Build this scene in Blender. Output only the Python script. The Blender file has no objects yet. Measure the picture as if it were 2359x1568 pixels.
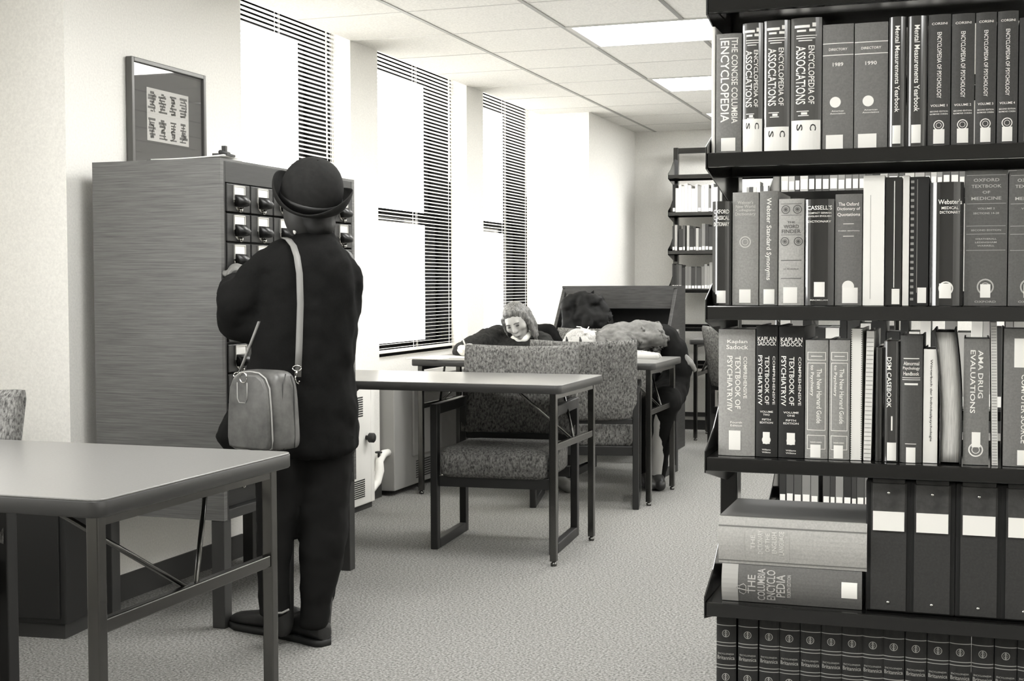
import bpy, bmesh, math, random
from mathutils import Vector, Matrix, noise
R = math.radians
random.seed(7)
SC = bpy.context.scene
COL = SC.collection

# ------------------------------------------------------------------ camera
CAMZ = 1.2
cam_d = bpy.data.cameras.new('camera'); cam = bpy.data.objects.new('camera', cam_d); COL.objects.link(cam)
F_PX = 3100.0
cam_d.sensor_width = 36.0; cam_d.lens = 36.0*F_PX/2359.0
cam_d.clip_start = 0.05; cam_d.clip_end = 200
CAM_R = Matrix.Rotation(R(18.88), 3, 'Z') @ Matrix.Rotation(R(90-2.4), 3, 'X') @ Matrix.Rotation(R(-0.15), 3, 'Z')
cam.matrix_world = Matrix.Translation((0, 0, CAMZ)) @ CAM_R.to_4x4()
SC.camera = cam
FW = Vector((-math.sin(R(18.88)), math.cos(R(18.88)), 0))
RT = Vector((FW.y, -FW.x, 0))

def ray(u, v):
    return CAM_R @ Vector(((u-1179.5)/F_PX, -(v-784)/F_PX, -1.0))
def at_y(u, v, y):      # point of the photo measured on a vertical plane of constant y
    r = ray(u, v); return Vector((0, 0, CAMZ)) + r*(y/r.y)
def at_x(u, v, x):
    r = ray(u, v); return Vector((0, 0, CAMZ)) + r*(x/r.x)
def at_z(u, v, z):
    r = ray(u, v); return Vector((0, 0, CAMZ)) + r*((z-CAMZ)/r.z)
def P(u, v, d):         # point measured at a forward distance d
    r = ray(u, v); return Vector((0, 0, CAMZ)) + r*(d/(r.dot(FW)))

# ------------------------------------------------------------------ light of the place
world = bpy.data.worlds.new('overcast sky'); SC.world = world; world.use_nodes = True
bg = world.node_tree.nodes['Background']
bg.inputs[0].default_value = (1.0, .998, .98, 1); bg.inputs[1].default_value = 9.0
vs = SC.view_settings
vs.view_transform = 'Standard'; vs.look = 'None'; vs.exposure = 0.32; vs.gamma = 1.0; vs.use_curve_mapping = False

LAMP_X = (-1.96, -0.76)
LAMP_STRENGTH = 17.0

# ------------------------------------------------------------------ materials
def lin(c):
    c /= 255.0
    return c/12.92 if c <= .04045 else ((c+.055)/1.055)**2.4
def tone(g):            # warm black-and-white tone of the print
    return (lin(g), lin(g*.993), lin(g*.972), 1)
_m = {}
def mat(name, g, rough=.6, metal=0.0, noise_scale=None, noise_amt=0.0, bump=0.0, spec=.5, coat=0.0, stretch=None, detail=4.0, wood=False):
    if name in _m: return _m[name]
    m = bpy.data.materials.new(name); m.use_nodes = True; _m[name] = m
    nt = m.node_tree; b = nt.nodes['Principled BSDF']
    b.inputs['Base Color'].default_value = tone(g)
    b.inputs['Roughness'].default_value = rough; b.inputs['Metallic'].default_value = metal
    b.inputs['Specular IOR Level'].default_value = spec
    b.inputs['Coat Weight'].default_value = coat; b.inputs['Coat Roughness'].default_value = .08
    if noise_scale:
        tc = nt.nodes.new('ShaderNodeTexCoord'); mp = nt.nodes.new('ShaderNodeMapping')
        if stretch: mp.inputs['Scale'].default_value = stretch
        nt.links.new(tc.outputs['Object'], mp.inputs[0])
        n = nt.nodes.new('ShaderNodeTexNoise'); n.inputs['Scale'].default_value = noise_scale; n.inputs['Detail'].default_value = detail
        n.inputs['Roughness'].default_value = .65
        nt.links.new(mp.outputs[0], n.inputs[0])
        r = nt.nodes.new('ShaderNodeValToRGB'); r.color_ramp.elements[0].position = .32; r.color_ramp.elements[1].position = .68
        r.color_ramp.elements[0].color = tone(max(2, g*(1-noise_amt))); r.color_ramp.elements[1].color = tone(min(252, g*(1+noise_amt)))
        nt.links.new(n.outputs['Fac'], r.inputs[0]); nt.links.new(r.outputs[0], b.inputs['Base Color'])
        if bump:
            bp = nt.nodes.new('ShaderNodeBump'); bp.inputs['Strength'].default_value = bump; bp.inputs['Distance'].default_value = .004
            nt.links.new(n.outputs['Fac'], bp.inputs['Height']); nt.links.new(bp.outputs[0], b.inputs['Normal'])
    return m
def emit(name, strength, g=255):
    m = bpy.data.materials.new(name); m.use_nodes = True; nt = m.node_tree
    b = nt.nodes['Principled BSDF']; b.inputs['Base Color'].default_value = tone(240)
    b.inputs['Emission Color'].default_value = (1, .995, .97, 1); b.inputs['Emission Strength'].default_value = strength
    return m

WALL = mat('cream wall paint', 232, .9, noise_scale=120, noise_amt=.03)
CEIL = mat('fissured ceiling tile', 222, .95, noise_scale=90, noise_amt=.05, spec=.2)
CARPET = mat('loop pile carpet', 121, 1.0, noise_scale=120, noise_amt=.42, bump=.8, spec=.05, detail=6)
TWEED = mat('tweed upholstery', 98, 1.0, noise_scale=120, noise_amt=.40, bump=.8, spec=.05, stretch=(1, 1, .55), detail=3)
BLACKWOOD = mat('ebonised wood', 26, .45)
CABSIDE = mat('wood grain cabinet side', 88, .5, noise_scale=9, noise_amt=.2, stretch=(.6, .6, 22), detail=5)
CABFRONT = mat('dark cabinet front', 36, .45, noise_scale=9, noise_amt=.15, stretch=(1, 1, 20))
LAMINATE = mat('table laminate', 114, .32, noise_scale=160, noise_amt=.05)
EDGE = mat('dark vinyl table edge', 56, .4)
CHROME = mat('brushed steel', 100, .22, 1.0)
STEEL = mat('polished metal', 215, .15, 1.0)
SHELF = mat('black enamelled steel', 17, .13, spec=.8)
WHITE = mat('white enamel', 232, .5)
PAPER = mat('white paper', 244, .8)
GREYP = mat('grey enamel', 150, .5)
PAGES = mat('page edges', 196, .9, noise_scale=220, noise_amt=.12, stretch=(12, .2, .2))
INK = mat('black ink', 40, .6)
GILT = mat('pale foil lettering', 238, .4)
DIMGILT = mat('worn foil lettering', 150, .4)
SKIN = mat('skin', 172, .55)
DARKVOID = mat('dark bronze window frame', 16, .95, spec=.05)
BLACKCOAT = mat('black wool', 22, 1.0, noise_scale=180, noise_amt=.12, spec=.1)
KNIT = mat('dark knitted wool', 44, 1.0, noise_scale=60, noise_amt=.2, spec=.1)
JACKET = mat('grey cotton jacket', 104, .9, noise_scale=9, noise_amt=.2, spec=.2)
LEATHER = mat('scuffed tan leather', 84, .42, noise_scale=9, noise_amt=.24, bump=.3)
LEATHER2 = mat('leather strap', 118, .5)
BLOND = mat('fair streaked hair', 86, .5, noise_scale=22, noise_amt=.55, stretch=(6, 6, .6))
DARKHAIR = mat('dark hair', 24, .6)
WOODDARK = mat('dark stained wood', 50, .5, noise_scale=6, noise_amt=.3, stretch=(1.2, 1, 16), detail=5)

def glass_mat():
    m = bpy.data.materials.new('clear glass'); m.use_nodes = True; nt = m.node_tree; nt.nodes.clear()
    o = nt.nodes.new('ShaderNodeOutputMaterial'); mx = nt.nodes.new('ShaderNodeMixShader')
    t = nt.nodes.new('ShaderNodeBsdfTransparent'); g = nt.nodes.new('ShaderNodeBsdfGlossy'); g.inputs['Roughness'].default_value = .02
    lw = nt.nodes.new('ShaderNodeLayerWeight'); lw.inputs[0].default_value = .5
    pw_ = nt.nodes.new('ShaderNodeMath'); pw_.operation = 'POWER'; pw_.inputs[1].default_value = 4.0; nt.links.new(lw.outputs['Facing'], pw_.inputs[0])
    f = nt.nodes.new('ShaderNodeMath'); f.operation = 'ADD'; f.inputs[1].default_value = .04; f.use_clamp = True; nt.links.new(pw_.outputs[0], f.inputs[0])
    nt.links.new(f.outputs[0], mx.inputs[0]); nt.links.new(t.outputs[0], mx.inputs[1]); nt.links.new(g.outputs[0], mx.inputs[2])
    nt.links.new(mx.outputs[0], o.inputs[0]); return m
GLASS = glass_mat()

# ------------------------------------------------------------------ mesh helpers
class MB:
    def __init__(s): s.v = []; s.f = []; s.m = []; s.cur = 0; s.smooth = []
    def add(s, vs_, fs, sm=False):
        o = len(s.v); s.v += [tuple(x) for x in vs_]; s.f += [tuple(i+o for i in f) for f in fs]
        s.m += [s.cur]*len(fs); s.smooth += [sm]*len(fs); return s
    def box(s, x0, x1, y0, y1, z0, z1, M=None):
        v = [Vector((x, y, z)) for z in (z0, z1) for y in (y0, y1) for x in (x0, x1)]
        if M is not None: v = [M @ p for p in v]
        return s.add(v, [(0, 2, 3, 1), (4, 5, 7, 6), (0, 1, 5, 4), (2, 6, 7, 3), (0, 4, 6, 2), (1, 3, 7, 5)])
    def bar(s, a, b, w, h, up=(0, 0, 1)):
        a = Vector(a); b = Vector(b); d = (b-a).normalized(); up = Vector(up)
        if abs(d.dot(up)) > .98: up = Vector((1, 0, 0))
        x = d.cross(up).normalized(); z = x.cross(d)
        v = [p + x*i*w/2 + z*j*h/2 for p in (a, b) for i, j in ((-1, -1), (1, -1), (1, 1), (-1, 1))]
        return s.add(v, [(0, 1, 2, 3), (7, 6, 5, 4), (0, 4, 5, 1), (1, 5, 6, 2), (2, 6, 7, 3), (3, 7, 4, 0)])
    def tube(s, pts, r, n=10, cap=True):
        pts = [Vector(p) for p in pts]; rs = r if isinstance(r, (list, tuple)) else [r]*len(pts)
        ref = Vector((0, 0, 1)); vs_ = []; fs = []
        for i, p in enumerate(pts):
            d = (pts[min(i+1, len(pts)-1)] - pts[max(i-1, 0)]).normalized()
            rr = ref if abs(d.dot(ref)) < .95 else Vector((1, 0, 0))
            x = d.cross(rr).normalized(); y = x.cross(d)
            for k in range(n):
                a = 2*math.pi*k/n; vs_.append(p + (x*math.cos(a) + y*math.sin(a))*rs[i])
        for i in range(len(pts)-1):
            for k in range(n):
                a = i*n+k; b = i*n+(k+1) % n; fs.append((a, b, b+n, a+n))
        if cap:
            fs.append(tuple(range(n-1, -1, -1))); fs.append(tuple(range((len(pts)-1)*n, len(pts)*n)))
        return s.add(vs_, fs, True)
    def lathe(s, prof, c=(0, 0, 0), n=24, M=None):
        c = Vector(c); vs_ = []; fs = []
        for (r, z) in prof:
            for k in range(n):
                a = 2*math.pi*k/n; q = Vector((r*math.cos(a), r*math.sin(a), z))
                if M is not None: q = M @ q
                vs_.append(q + c)
        for i in range(len(prof)-1):
            for k in range(n):
                a = i*n+k; b = i*n+(k+1) % n; fs.append((a, b, b+n, a+n))
        fs.append(tuple(range(n-1, -1, -1))); fs.append(tuple(range((len(prof)-1)*n, len(prof)*n)))
        return s.add(vs_, fs, True)
    def ball(s, c, rx, ry=None, rz=None, M=None, nu=16, nv=10):
        ry = ry or rx; rz = rz or rx; c = Vector(c); vs_ = []; fs = []
        for j in range(nv+1):
            t = math.pi*j/nv
            for k in range(nu):
                a = 2*math.pi*k/nu; q = Vector((rx*math.sin(t)*math.cos(a), ry*math.sin(t)*math.sin(a), rz*math.cos(t)))
                if M is not None: q = M @ q
                vs_.append(q+c)
        for j in range(nv):
            for k in range(nu):
                a = j*nu+k; b = j*nu+(k+1) % nu
                fs.append((a, a+nu, b+nu, b))
        return s.add(vs_, fs, True)
    def grid(s, rows, sm=True, close=False):
        n = len(rows[0]); vs_ = [p for r in rows for p in r]; fs = []
        for i in range(len(rows)-1):
            for k in range(n if close else n-1):
                a = i*n+k; b = i*n+(k+1) % n; fs.append((a, b, b+n, a+n))
        return s.add(vs_, fs, sm)
    def loft(s, rings, cap=True):       # closed rings of equal count
        n = len(rings[0]); s.grid(rings, True, True); o = len(s.v)-n*len(rings)
        if cap:
            s.f.append(tuple(o+i for i in range(n-1, -1, -1))); s.f.append(tuple(o+(len(rings)-1)*n+i for i in range(n))); s.m += [s.cur]*2; s.smooth += [False]*2
        return s
    def prism(s, poly, axis, a, b):     # poly of 2D points extruded along an axis between a and b
        n = len(poly)
        def pt(p, t): return {'x': (t, p[0], p[1]), 'y': (p[0], t, p[1]), 'z': (p[0], p[1], t)}[axis]
        v = [pt(p, a) for p in poly] + [pt(p, b) for p in poly]
        return s.add(v, [tuple(range(n-1, -1, -1)), tuple(range(n, 2*n))] + [(i, (i+1) % n, (i+1) % n+n, i+n) for i in range(n)])
    def build(s, name, mats, parent=None, loc=None, bevel=0, seg=2, sub=0, solid=0, fix=True):
        me = bpy.data.meshes.new(name); me.from_pydata(s.v, [], s.f)
        for m in (mats if isinstance(mats, (list, tuple)) else [mats]): me.materials.append(m)
        me.polygons.foreach_set('material_index', s.m); me.polygons.foreach_set('use_smooth', s.smooth)
        if fix:
            b = bmesh.new(); b.from_mesh(me); bmesh.ops.recalc_face_normals(b, faces=b.faces); b.to_mesh(me); b.free()
        o = bpy.data.objects.new(name, me); COL.objects.link(o)
        if parent: o.parent = parent
        if loc is not None: o.location = loc
        if solid:
            m = o.modifiers.new('solid', 'SOLIDIFY'); m.thickness = solid; m.offset = 0
        if bevel:
            m = o.modifiers.new('bevel', 'BEVEL'); m.width = bevel; m.segments = seg; m.limit_method = 'ANGLE'; m.angle_limit = R(40)
        if sub:
            m = o.modifiers.new('sub', 'SUBSURF'); m.levels = sub; m.render_levels = sub
        return o

def tag(o, label, cat=None, group=None, kind=None):
    if label: o['label'] = label
    if cat: o['category'] = cat
    if group: o['group'] = group
    if kind: o['kind'] = kind
    return o
def thing(name, label, cat, loc=(0, 0, 0), rz=0, group=None):
    o = bpy.data.objects.new(name, None); COL.objects.link(o); o.empty_display_size = .05
    o.location = loc; o.rotation_euler = (0, 0, rz)
    return tag(o, label, cat, group)
def struct(name, mb, m, **k):
    o = mb.build(name, m, **k); o['kind'] = 'structure'; return o
def dup(o, parent=None, label=None, loc=None, rz=None, group=None):
    c = o.copy(); COL.objects.link(c); c.parent = parent
    if label: c['label'] = label
    if loc is not None: c.location = loc
    if rz is not None: c.rotation_euler = (0, 0, rz)
    if group: c['group'] = group
    for ch in list(o.children): dup(ch, c)
    return c

def blob(name, build, mats, parent=None, voxel=.01, smooth=6, wr=0.0, ws=12.0, fold=None):
    """One continuous surface grown over overlapping volumes, with cloth folds."""
    mb = MB(); build(mb)
    o = mb.build(name+'_tmp', mats if not isinstance(mats, (list, tuple)) else mats[0])
    m = o.modifiers.new('r', 'REMESH'); m.mode = 'VOXEL'; m.voxel_size = voxel
    m = o.modifiers.new('s', 'SMOOTH'); m.iterations = smooth; m.factor = .5
    dg = bpy.context.evaluated_depsgraph_get()
    me = bpy.data.meshes.new_from_object(o.evaluated_get(dg)); me.name = name
    bpy.data.objects.remove(o)
    if wr:
        me.calc_loop_triangles()
        for v in me.vertices:
            q_ = Vector((v.co.dot(RT)*fold[0], v.co.dot(FW)*fold[1], v.co.z*fold[2])) if fold else Vector(v.co)*ws
            n = noise.fractal(q_, 1.0, 2.0, 3)
            v.co = v.co + v.normal*n*wr
    for p in me.polygons: p.use_smooth = True
    q = bpy.data.objects.new(name, me); COL.objects.link(q)
    if not me.materials: me.materials.append(mats)
    if parent: q.parent = parent
    return q
def cap(mb, a, b, ra, rb, n=14):      # tapered limb with round ends
    mb.tube([a, b], [ra, rb], n); mb.ball(a, ra, nu=n, nv=8); mb.ball(b, rb, nu=n, nv=8)
def chain(mb, pts, rs):
    for i in range(len(pts)-1): cap(mb, pts[i], pts[i+1], rs[i], rs[i+1])

_tc = {}
def tmesh(body, bold=0):
    if (body, bold) in _tc: return _tc[(body, bold)]
    c = bpy.data.curves.new('t', 'FONT'); c.body = body; c.size = 1; c.resolution_u = 2; c.offset = bold
    o = bpy.data.objects.new('t', c); COL.objects.link(o)
    me = bpy.data.meshes.new_from_object(o.evaluated_get(bpy.context.evaluated_depsgraph_get()))
    v = [(p.co.x, p.co.y) for p in me.vertices]; f = [tuple(p.vertices) for p in me.polygons]
    bpy.data.objects.remove(o); bpy.data.meshes.remove(me)
    x0 = min(p[0] for p in v); x1 = max(p[0] for p in v); y0 = min(p[1] for p in v); y1 = max(p[1] for p in v)
    v = [((p[0]-x0)/(x1-x0)-.5, (p[1]-y0)/(y1-y0)-.5) for p in v]
    _tc[(body, bold)] = (v, f); return v, f
# ------------------------------------------------------------------ the room
CZ = 2.5; CT = 2.62; WX = -3.16; YB = 11.39
m = MB(); m.box(-3.7, 3.7, -3.7, 11.6, -.08, 0); struct('floor', m, CARPET)
m = MB(); m.box(WX, 3.7, -3.7, 11.6, CZ+.02, CZ+.1); m.box(-3.7, WX, -3.7, 5.2, CZ+.02, CZ+.1); m.box(-3.7, WX, 5.2, 11.6, CT, CT+.1)
for i in range(-3, 10):
    for j in range(-10, 15):
        x = -1.98+.61*i-1.22*0; y = 6.60+.61*j-1.22*0
        if x+.6 > 3.6 or y > 11.2 or y < -3.6 or x < -3.81: continue
        lamp = (abs(x+1.98) < .01 or abs(x+1.37) < .01 or abs(x-1.68) < .01 or abs(x-2.29) < .01) and (j % 3 == 0)
        if lamp: continue
        if y > 5.1 and x+.599 < WX: continue
        m.box(max(x+.011, -3.6 if y < 4.6 else WX), x+.599, y+.004, min(y+.606, 11.39), CZ+.003, CZ+.02)
struct('ceiling', m, CEIL)
m = MB()
TEE = mat('ceiling tee metal', 150, .5)
for i in range(-2, 10):
    x = -1.98+.61*i
    if x < WX: continue
    if i in (1, 7):
        for k in range(-6, 3): m.box(x-.011, x+.011, max(-3.5, 6.6+1.83*k+.61), min(6.6+1.83*(k+1), 11.39), CZ, CZ+.018)
    else: m.box(x-.011, x+.011, -3.5, 11.39, CZ, CZ+.018)
TEE2 = mat('pale cross tee metal', 200, .5)
struct('trim_1', m, TEE)
m = MB()
for j in range(-10, 9):
    y = 6.60+.61*j
    if y < 11.3: m.box(-3.45 if y < 5.1 else WX, 3.5, y-.005, y+.005, CZ+.001, CZ+.01)
struct('trim_2', m, TEE2)
# walls
WIN = ((5.25, 6.58), (6.926, 8.33), (8.645, 9.92))
SILL = .775
m = MB()
m.box(-3.455, -3.05, 4.03, 5.25, 0, CZ+.02); m.box(-3.455, WX, 5.2, 5.25, CZ, CT)               # broad pier behind the card catalogue
m.box(-3.455, WX, 6.58, 6.926, 0, CT); m.box(-3.455, WX, 8.33, 8.645, 0, CT)
for a, b in WIN: m.box(-3.455, -3.265, a, b, 0, SILL)
m.box(-3.455, -2.77, 9.92, YB, 0, CZ+.02); m.box(-3.455, WX, 9.92, YB, CZ+.02, CT)
m.box(-3.47, -3.455, 4.03, YB, 0, SILL)
m.box(-3.7, -3.5, -3.7, 1.2, 0, CZ+.02); m.box(-3.7, -3.5, 2.6, 4.05, 0, CZ+.02); m.box(-3.7, -3.5, 1.2, 2.6, 0, SILL)
struct('wall_left', m, WALL)
m = MB(); m.box(-3.7, 3.7, YB, YB+.15, 0, CZ+.02); struct('wall_back', m, WALL)
m = MB(); m.box(3.5, 3.7, -3.7, YB, 0, CZ+.02); struct('wall_right', m, WALL)
m = MB(); m.box(-3.7, 3.7, -3.7, -3.5, 0, CZ+.02); struct('wall_front', m, WALL)
BASE = mat('dark vinyl cove base', 48, .6)
m = MB(); m.box(-3.05, -3.04, 4.03, 5.21, 0, .1); m.box(-3.5, -3.04, 4.02, 4.03, 0, .1)
m.box(WX, WX+.01, 6.58, 6.926, 0, .1); m.box(WX, WX+.01, 8.33, 8.645, 0, .1); m.box(-3.265, -3.255, 6.93, 8.32, 0, .1); m.box(-2.77, -2.76, 9.92, YB, 0, .1)
m.box(WX, -2.76, 9.91, 9.92, 0, .1)
struct('baseboard_left', m, BASE)
m = MB(); m.box(-2.77, 3.5, YB-.01, YB, 0, .1); struct('baseboard_back', m, BASE)

# windows: dark bronze frame, two sashes, glass
for n, (a, b) in enumerate(WIN):
    w = thing('window_%d' % (n+1), None, None); w['kind'] = 'structure'
    m = MB()
    m.box(-3.455, -3.27, a, a+.02, SILL, CT); m.box(-3.455, -3.27, b-.02, b, SILL, CT)
    m.box(-3.455, -3.27, a+.02, b-.02, CT-.02, CT); m.box(-3.455, -3.42, a+.02, b-.02, 2.535, CT-.02); m.box(-3.455, -3.27, a+.02, b-.02, SILL, SILL+.02)
    m.build('window_frame', DARKVOID, w)
    m = MB()
    for x0, z0, z1 in ((-3.45, 1.59, 2.535), (-3.40, SILL+.02, 1.66)):
        m.box(x0, x0+.03, a+.02, a+.05, z0, z1); m.box(x0, x0+.03, b-.045, b-.02, z0, z1)
        m.box(x0, x0+.03, a+.05, b-.045, z1-(.03 if z1 > 2 else .05), z1); m.box(x0, x0+.03, a+.05, b-.045, z0, z0+.045)
    m.build('sash', DARKVOID, w)
    m = MB(); m.box(-3.437, -3.433, a+.05, b-.045, 1.635, 2.505); m.box(-3.387, -3.383, a+.05, b-.045, SILL+.065, 1.61)
    m.build('pane', GLASS, w)

# blinds: each slat band is one mesh
SLAT = mat('white translucent slat', 240, .4)
nt = SLAT.node_tree; tr = nt.nodes.new('ShaderNodeBsdfTranslucent'); tr.inputs[0].default_value = tone(245); mx = nt.nodes.new('ShaderNodeMixShader'); mx.inputs[0].default_value = .5
nt.links.new(nt.nodes['Principled BSDF'].outputs[0], mx.inputs[1]); nt.links.new(tr.outputs[0], mx.inputs[2]); nt.links.new(mx.outputs[0], nt.nodes['Material Output'].inputs[0])
lab = ['white mini blind over the nearest window, above the card catalogue', 'white mini blind over the middle window beside the writing woman',
       'white mini blind over the farthest window next to the deep pier']
for n, (a, b) in enumerate(WIN):
    bl = thing('venetian_blind', lab[n], 'blind', (-3.235, (a+b)/2, CT-.002), 0, 'mini blinds at the windows')
    hw = (b-a)/2-.01
    m = MB(); m.box(-.014, .014, -hw, hw, -.009, 0); m.build('headrail', SLAT, bl)
    m = MB(); z = -.016; th = R(5); c = .0125
    while z > -(CT-SILL)+.035:
        pts = [(-c, -c*math.tan(th)), (0, .0022), (c, c*math.tan(th))]
        for i in range(2):
            (x0, q0), (x1, q1) = pts[i], pts[i+1]
            m.add([(x0, -hw, z+q0), (x1, -hw, z+q1), (x1, hw, z+q1), (x0, hw, z+q0), (x0, -hw, z+q0-.0004), (x1, -hw, z+q1-.0004), (x1, hw, z+q1-.0004), (x0, hw, z+q0-.0004)],
                  [(0, 1, 2, 3), (7, 6, 5, 4), (0, 3, 7, 4), (1, 5, 6, 2)])
        z -= .0222
    m.build('slats', SLAT, bl, fix=False)
    m = MB(); m.box(-.012, .012, -hw, hw, z-.004, z+.012); m.build('bottom_rail', SLAT, bl)
    m = MB()
    for t in (.07, .5, .93):
        for x in (-.0135, .0135): m.box(x-.0009, x+.0009, -hw+2*hw*t-.0012, -hw+2*hw*t+.0012, z, -.03)
        m.box(-.0006, .0006, -hw+2*hw*t+.012, -hw+2*hw*t+.0135, z, -.03)
    m.build('ladder_cord', SLAT, bl)
    m = MB(); m.tube([(.022, hw-.17, -.02), (.024, hw-.17, -.75)], .004, 6); m.build('tilt_wand', SLAT, bl)

# ceiling lamps
lamps = []
DIFF = emit('lamp diffuser', LAMP_STRENGTH)
L0 = thing('ceiling_lamp', 'bright ceiling panel lamp, nearest of those over the tables in view', 'lamp', (-1.37, 6.905, CZ), 0, 'recessed ceiling panel lamps')
m = MB(); w, d = .61, .305
m.box(-w+.011, -w+.04, -d+.005, d-.005, -.003, .03); m.box(w-.04, w-.011, -d+.005, d-.005, -.003, .03); m.box(-w+.04, w-.04, -d+.005, -d+.02, -.003, .03); m.box(-w+.04, w-.04, d-.02, d-.005, -.003, .03)
m.build('lamp_frame', mat('lamp frame', 190, .5), L0)
m = MB(); m.box(-w+.04, w-.04, -d+.02, d-.02, .001, .012); m.build('diffuser', DIFF, L0)
names = {0: L0}
for k in (1, 2, -1, -2, -3):
    l = {1: 'bright ceiling panel lamp, second from the front of those in view', 2: 'ceiling panel lamp nearest the back wall, mostly behind the book range'}.get(k, 'ceiling panel lamp over the front half of the room, window side')
    dup(L0, None, l, (-1.37, 6.905+1.83*k, CZ))
for k in (-4, -3, -2, -1, 0, 1, 2):  # second row, out of view, added to light the right side and books
    dup(L0, None, 'unseen ceiling panel lamp, in a row added to light the book side', (2.29, 6.905+1.83*k, CZ))

# ------------------------------------------------------------------ heating cabinets and pipe
def grille(mb, x, y0, y1, z0, z1, n):
    for i in range(n):
        z = z0+(z1-z0)*(i+.2)/n
        mb.box(x-.002, x+.0015, y0, y1, z, z+(z1-z0)/n*.55)
DARKSLOT = mat('dark grille slot', 44, .7)
h = thing('convector_cabinet', 'white metal heating cabinet with a black knob under the nearest window', 'heater', (0, 0, 0))
m = MB(); m.box(-3.15, -3.05, 5.35, 6.575, .03, .74); m.box(-3.15, -3.05, 6.575, 6.62, .03, .74); m.build('casing', WHITE, h, bevel=.006)
m = MB(); grille(m, -3.05, 6.25, 6.47, .50, .61, 9); m.build('upper_grille', DARKSLOT, h)
m = MB(); grille(m, -3.05, 6.27, 6.49, .07, .17, 9); m.build('lower_grille', DARKSLOT, h)
m = MB(); grille(m, -3.05, 5.5, 6.1, .07, .17, 9); m.build('lower_grille', DARKSLOT, h)
m = MB(); m.lathe([(.012, 0), (.012, .02), (.026, .02), (.026, .045), (.02, .05)], (-3.05, 6.51, .385), 20, Matrix.Rotation(R(90), 3, 'Y')); m.build('knob', INK, h)
m = MB(); m.box(-3.14, -3.06, 5.4, 6.6, 0, .03); m.build('plinth', BASE, h)
h = thing('convector_cabinet', 'grey metal heating cabinet under the middle window, behind the writing table', 'heater', (0, 0, 0))
m = MB(); m.box(-3.25, -3.08, 6.95, 8.28, .03, .66); m.build('casing', GREYP, h, bevel=.006)
m = MB(); m.box(-3.08, -3.065, 7.2, 8.2, .2, .6); m.build('front_panel', GREYP, h, bevel=.004)
m = MB(); grille(m, -3.08, 7.26, 7.6, .06, .17, 8); m.build('lower_grille', DARKSLOT, h)
m = MB(); m.box(-3.0795, -3.076, 7.0, 8.25, .615, .63); m.build('shadow_slot', DARKSLOT, h)
h = thing('convector_cabinet', 'pale heating cabinet under the farthest window beside the deep pier', 'heater', (0, 0, 0))
m = MB(); m.box(-3.24, -3.05, 8.65, 9.8, .03, .66); m.build('casing', WHITE, h, bevel=.006)
m = MB(); grille(m, -3.05, 8.8, 9.6, .08, .2, 9); m.build('lower_grille', DARKSLOT, h)
hp = thing('heating_pipe', 'pale lagged heating pipe elbow between the two heating cabinets', 'pipe', (0, 0, 0))
m = MB(); m.tube([(-3.115, 6.625, .09), (-3.11, 6.70, .08), (-3.10, 6.76, .11), (-3.10, 6.79, .17), (-3.105, 6.80, .22), (-3.11, 6.84, .245), (-3.12, 6.90, .25), (-3.12, 6.95, .25)], [.022, .026, .022, .026, .022, .026, .022, .02], 12)
m.build('lagged_pipe', PAPER, hp)
m = MB(); m.tube([(-3.12, 6.622, .17), (-3.12, 6.70, .17), (-3.12, 6.74, .16)], .018, 10); m.build('supply_pipe', WHITE, hp)
m = MB(); m.lathe([(.006, 0), (.006, .03), (.02, .03), (.02, .038), (.008, .04)], (-3.11, 6.80, .235), 12); m.build('valve', INK, hp)

# ------------------------------------------------------------------ tables
def table(name, label, xr, y0, y1, L, zt, group):
    W = y1-y0; t = thing(name, label, 'table', (xr-L/2, (y0+y1)/2, 0), 0, group)
    hx, hy = L/2, W/2
    def rr(ix, z, r=.03, n=5):
        out = []
        for cx, cy, a0 in ((hx-r, hy-r, 0), (-hx+r, hy-r, 90), (-hx+r, -hy+r, 180), (hx-r, -hy+r, 270)):
            for k in range(n+1):
                a = R(a0+90*k/n); out.append((cx+(r-ix)*math.cos(a), cy+(r-ix)*math.sin(a), z))
        return out
    m = MB(); m.loft([rr(.001, zt-.004), rr(.003, zt)]); m.build('laminate_top', LAMINATE, t)
    m = MB(); m.loft([rr(.004, zt-.038), rr(0, zt-.034), rr(0, zt-.006), rr(.002, zt-.0035)]); m.build('edge_band', EDGE, t)
    lx, ly = hx-.045, hy-.05
    for sx in (1, -1):
        for sy in (-1, 1):
            m = MB(); m.box(sx*lx-.0145, sx*lx+.0145, sy*ly-.0145, sy*ly+.0145, .02, zt-.038)
            lg = m.build('leg', CHROME, t, bevel=.003)
            m = MB(); m.lathe([(.013, 0), (.014, .012), (.008, .016), (.008, .022)], (sx*lx, sy*ly, 0), 12); m.build('foot_glide', CHROME, lg)
        m = MB(); m.box(sx*lx-.011, sx*lx+.011, -ly+.0145, ly-.0145, .49, .52); m.build('end_stretcher', CHROME, t, bevel=.003)
        for sy in (-1, 1):
            m = MB(); m.tube([(sx*lx-sx*.005, sy*.02, .515), (sx*(lx-.15), sy*.31, zt-.038)], .0065, 8); m.build('brace_rod', CHROME, t)
        m = MB(); m.box(sx*lx-.012, sx*lx+.012, -ly, ly, zt-.062, zt-.038); m.build('apron_bar', CHROME, t)
    return t
ZT = .775
table('library_table', 'laminate reading table with steel legs in the left foreground, empty', -1.63, 2.24, 3.05, 1.75, ZT, 'steel legged reading tables')
table('library_table', 'middle reading table with a chair pushed under its far side', -1.63, 5.39, 6.09, 1.38, ZT, 'steel legged reading tables')
table('library_table', 'far reading table where the woman writes and a person sleeps', -1.60, 7.04, 7.74, 1.42, ZT, 'steel legged reading tables')

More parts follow.
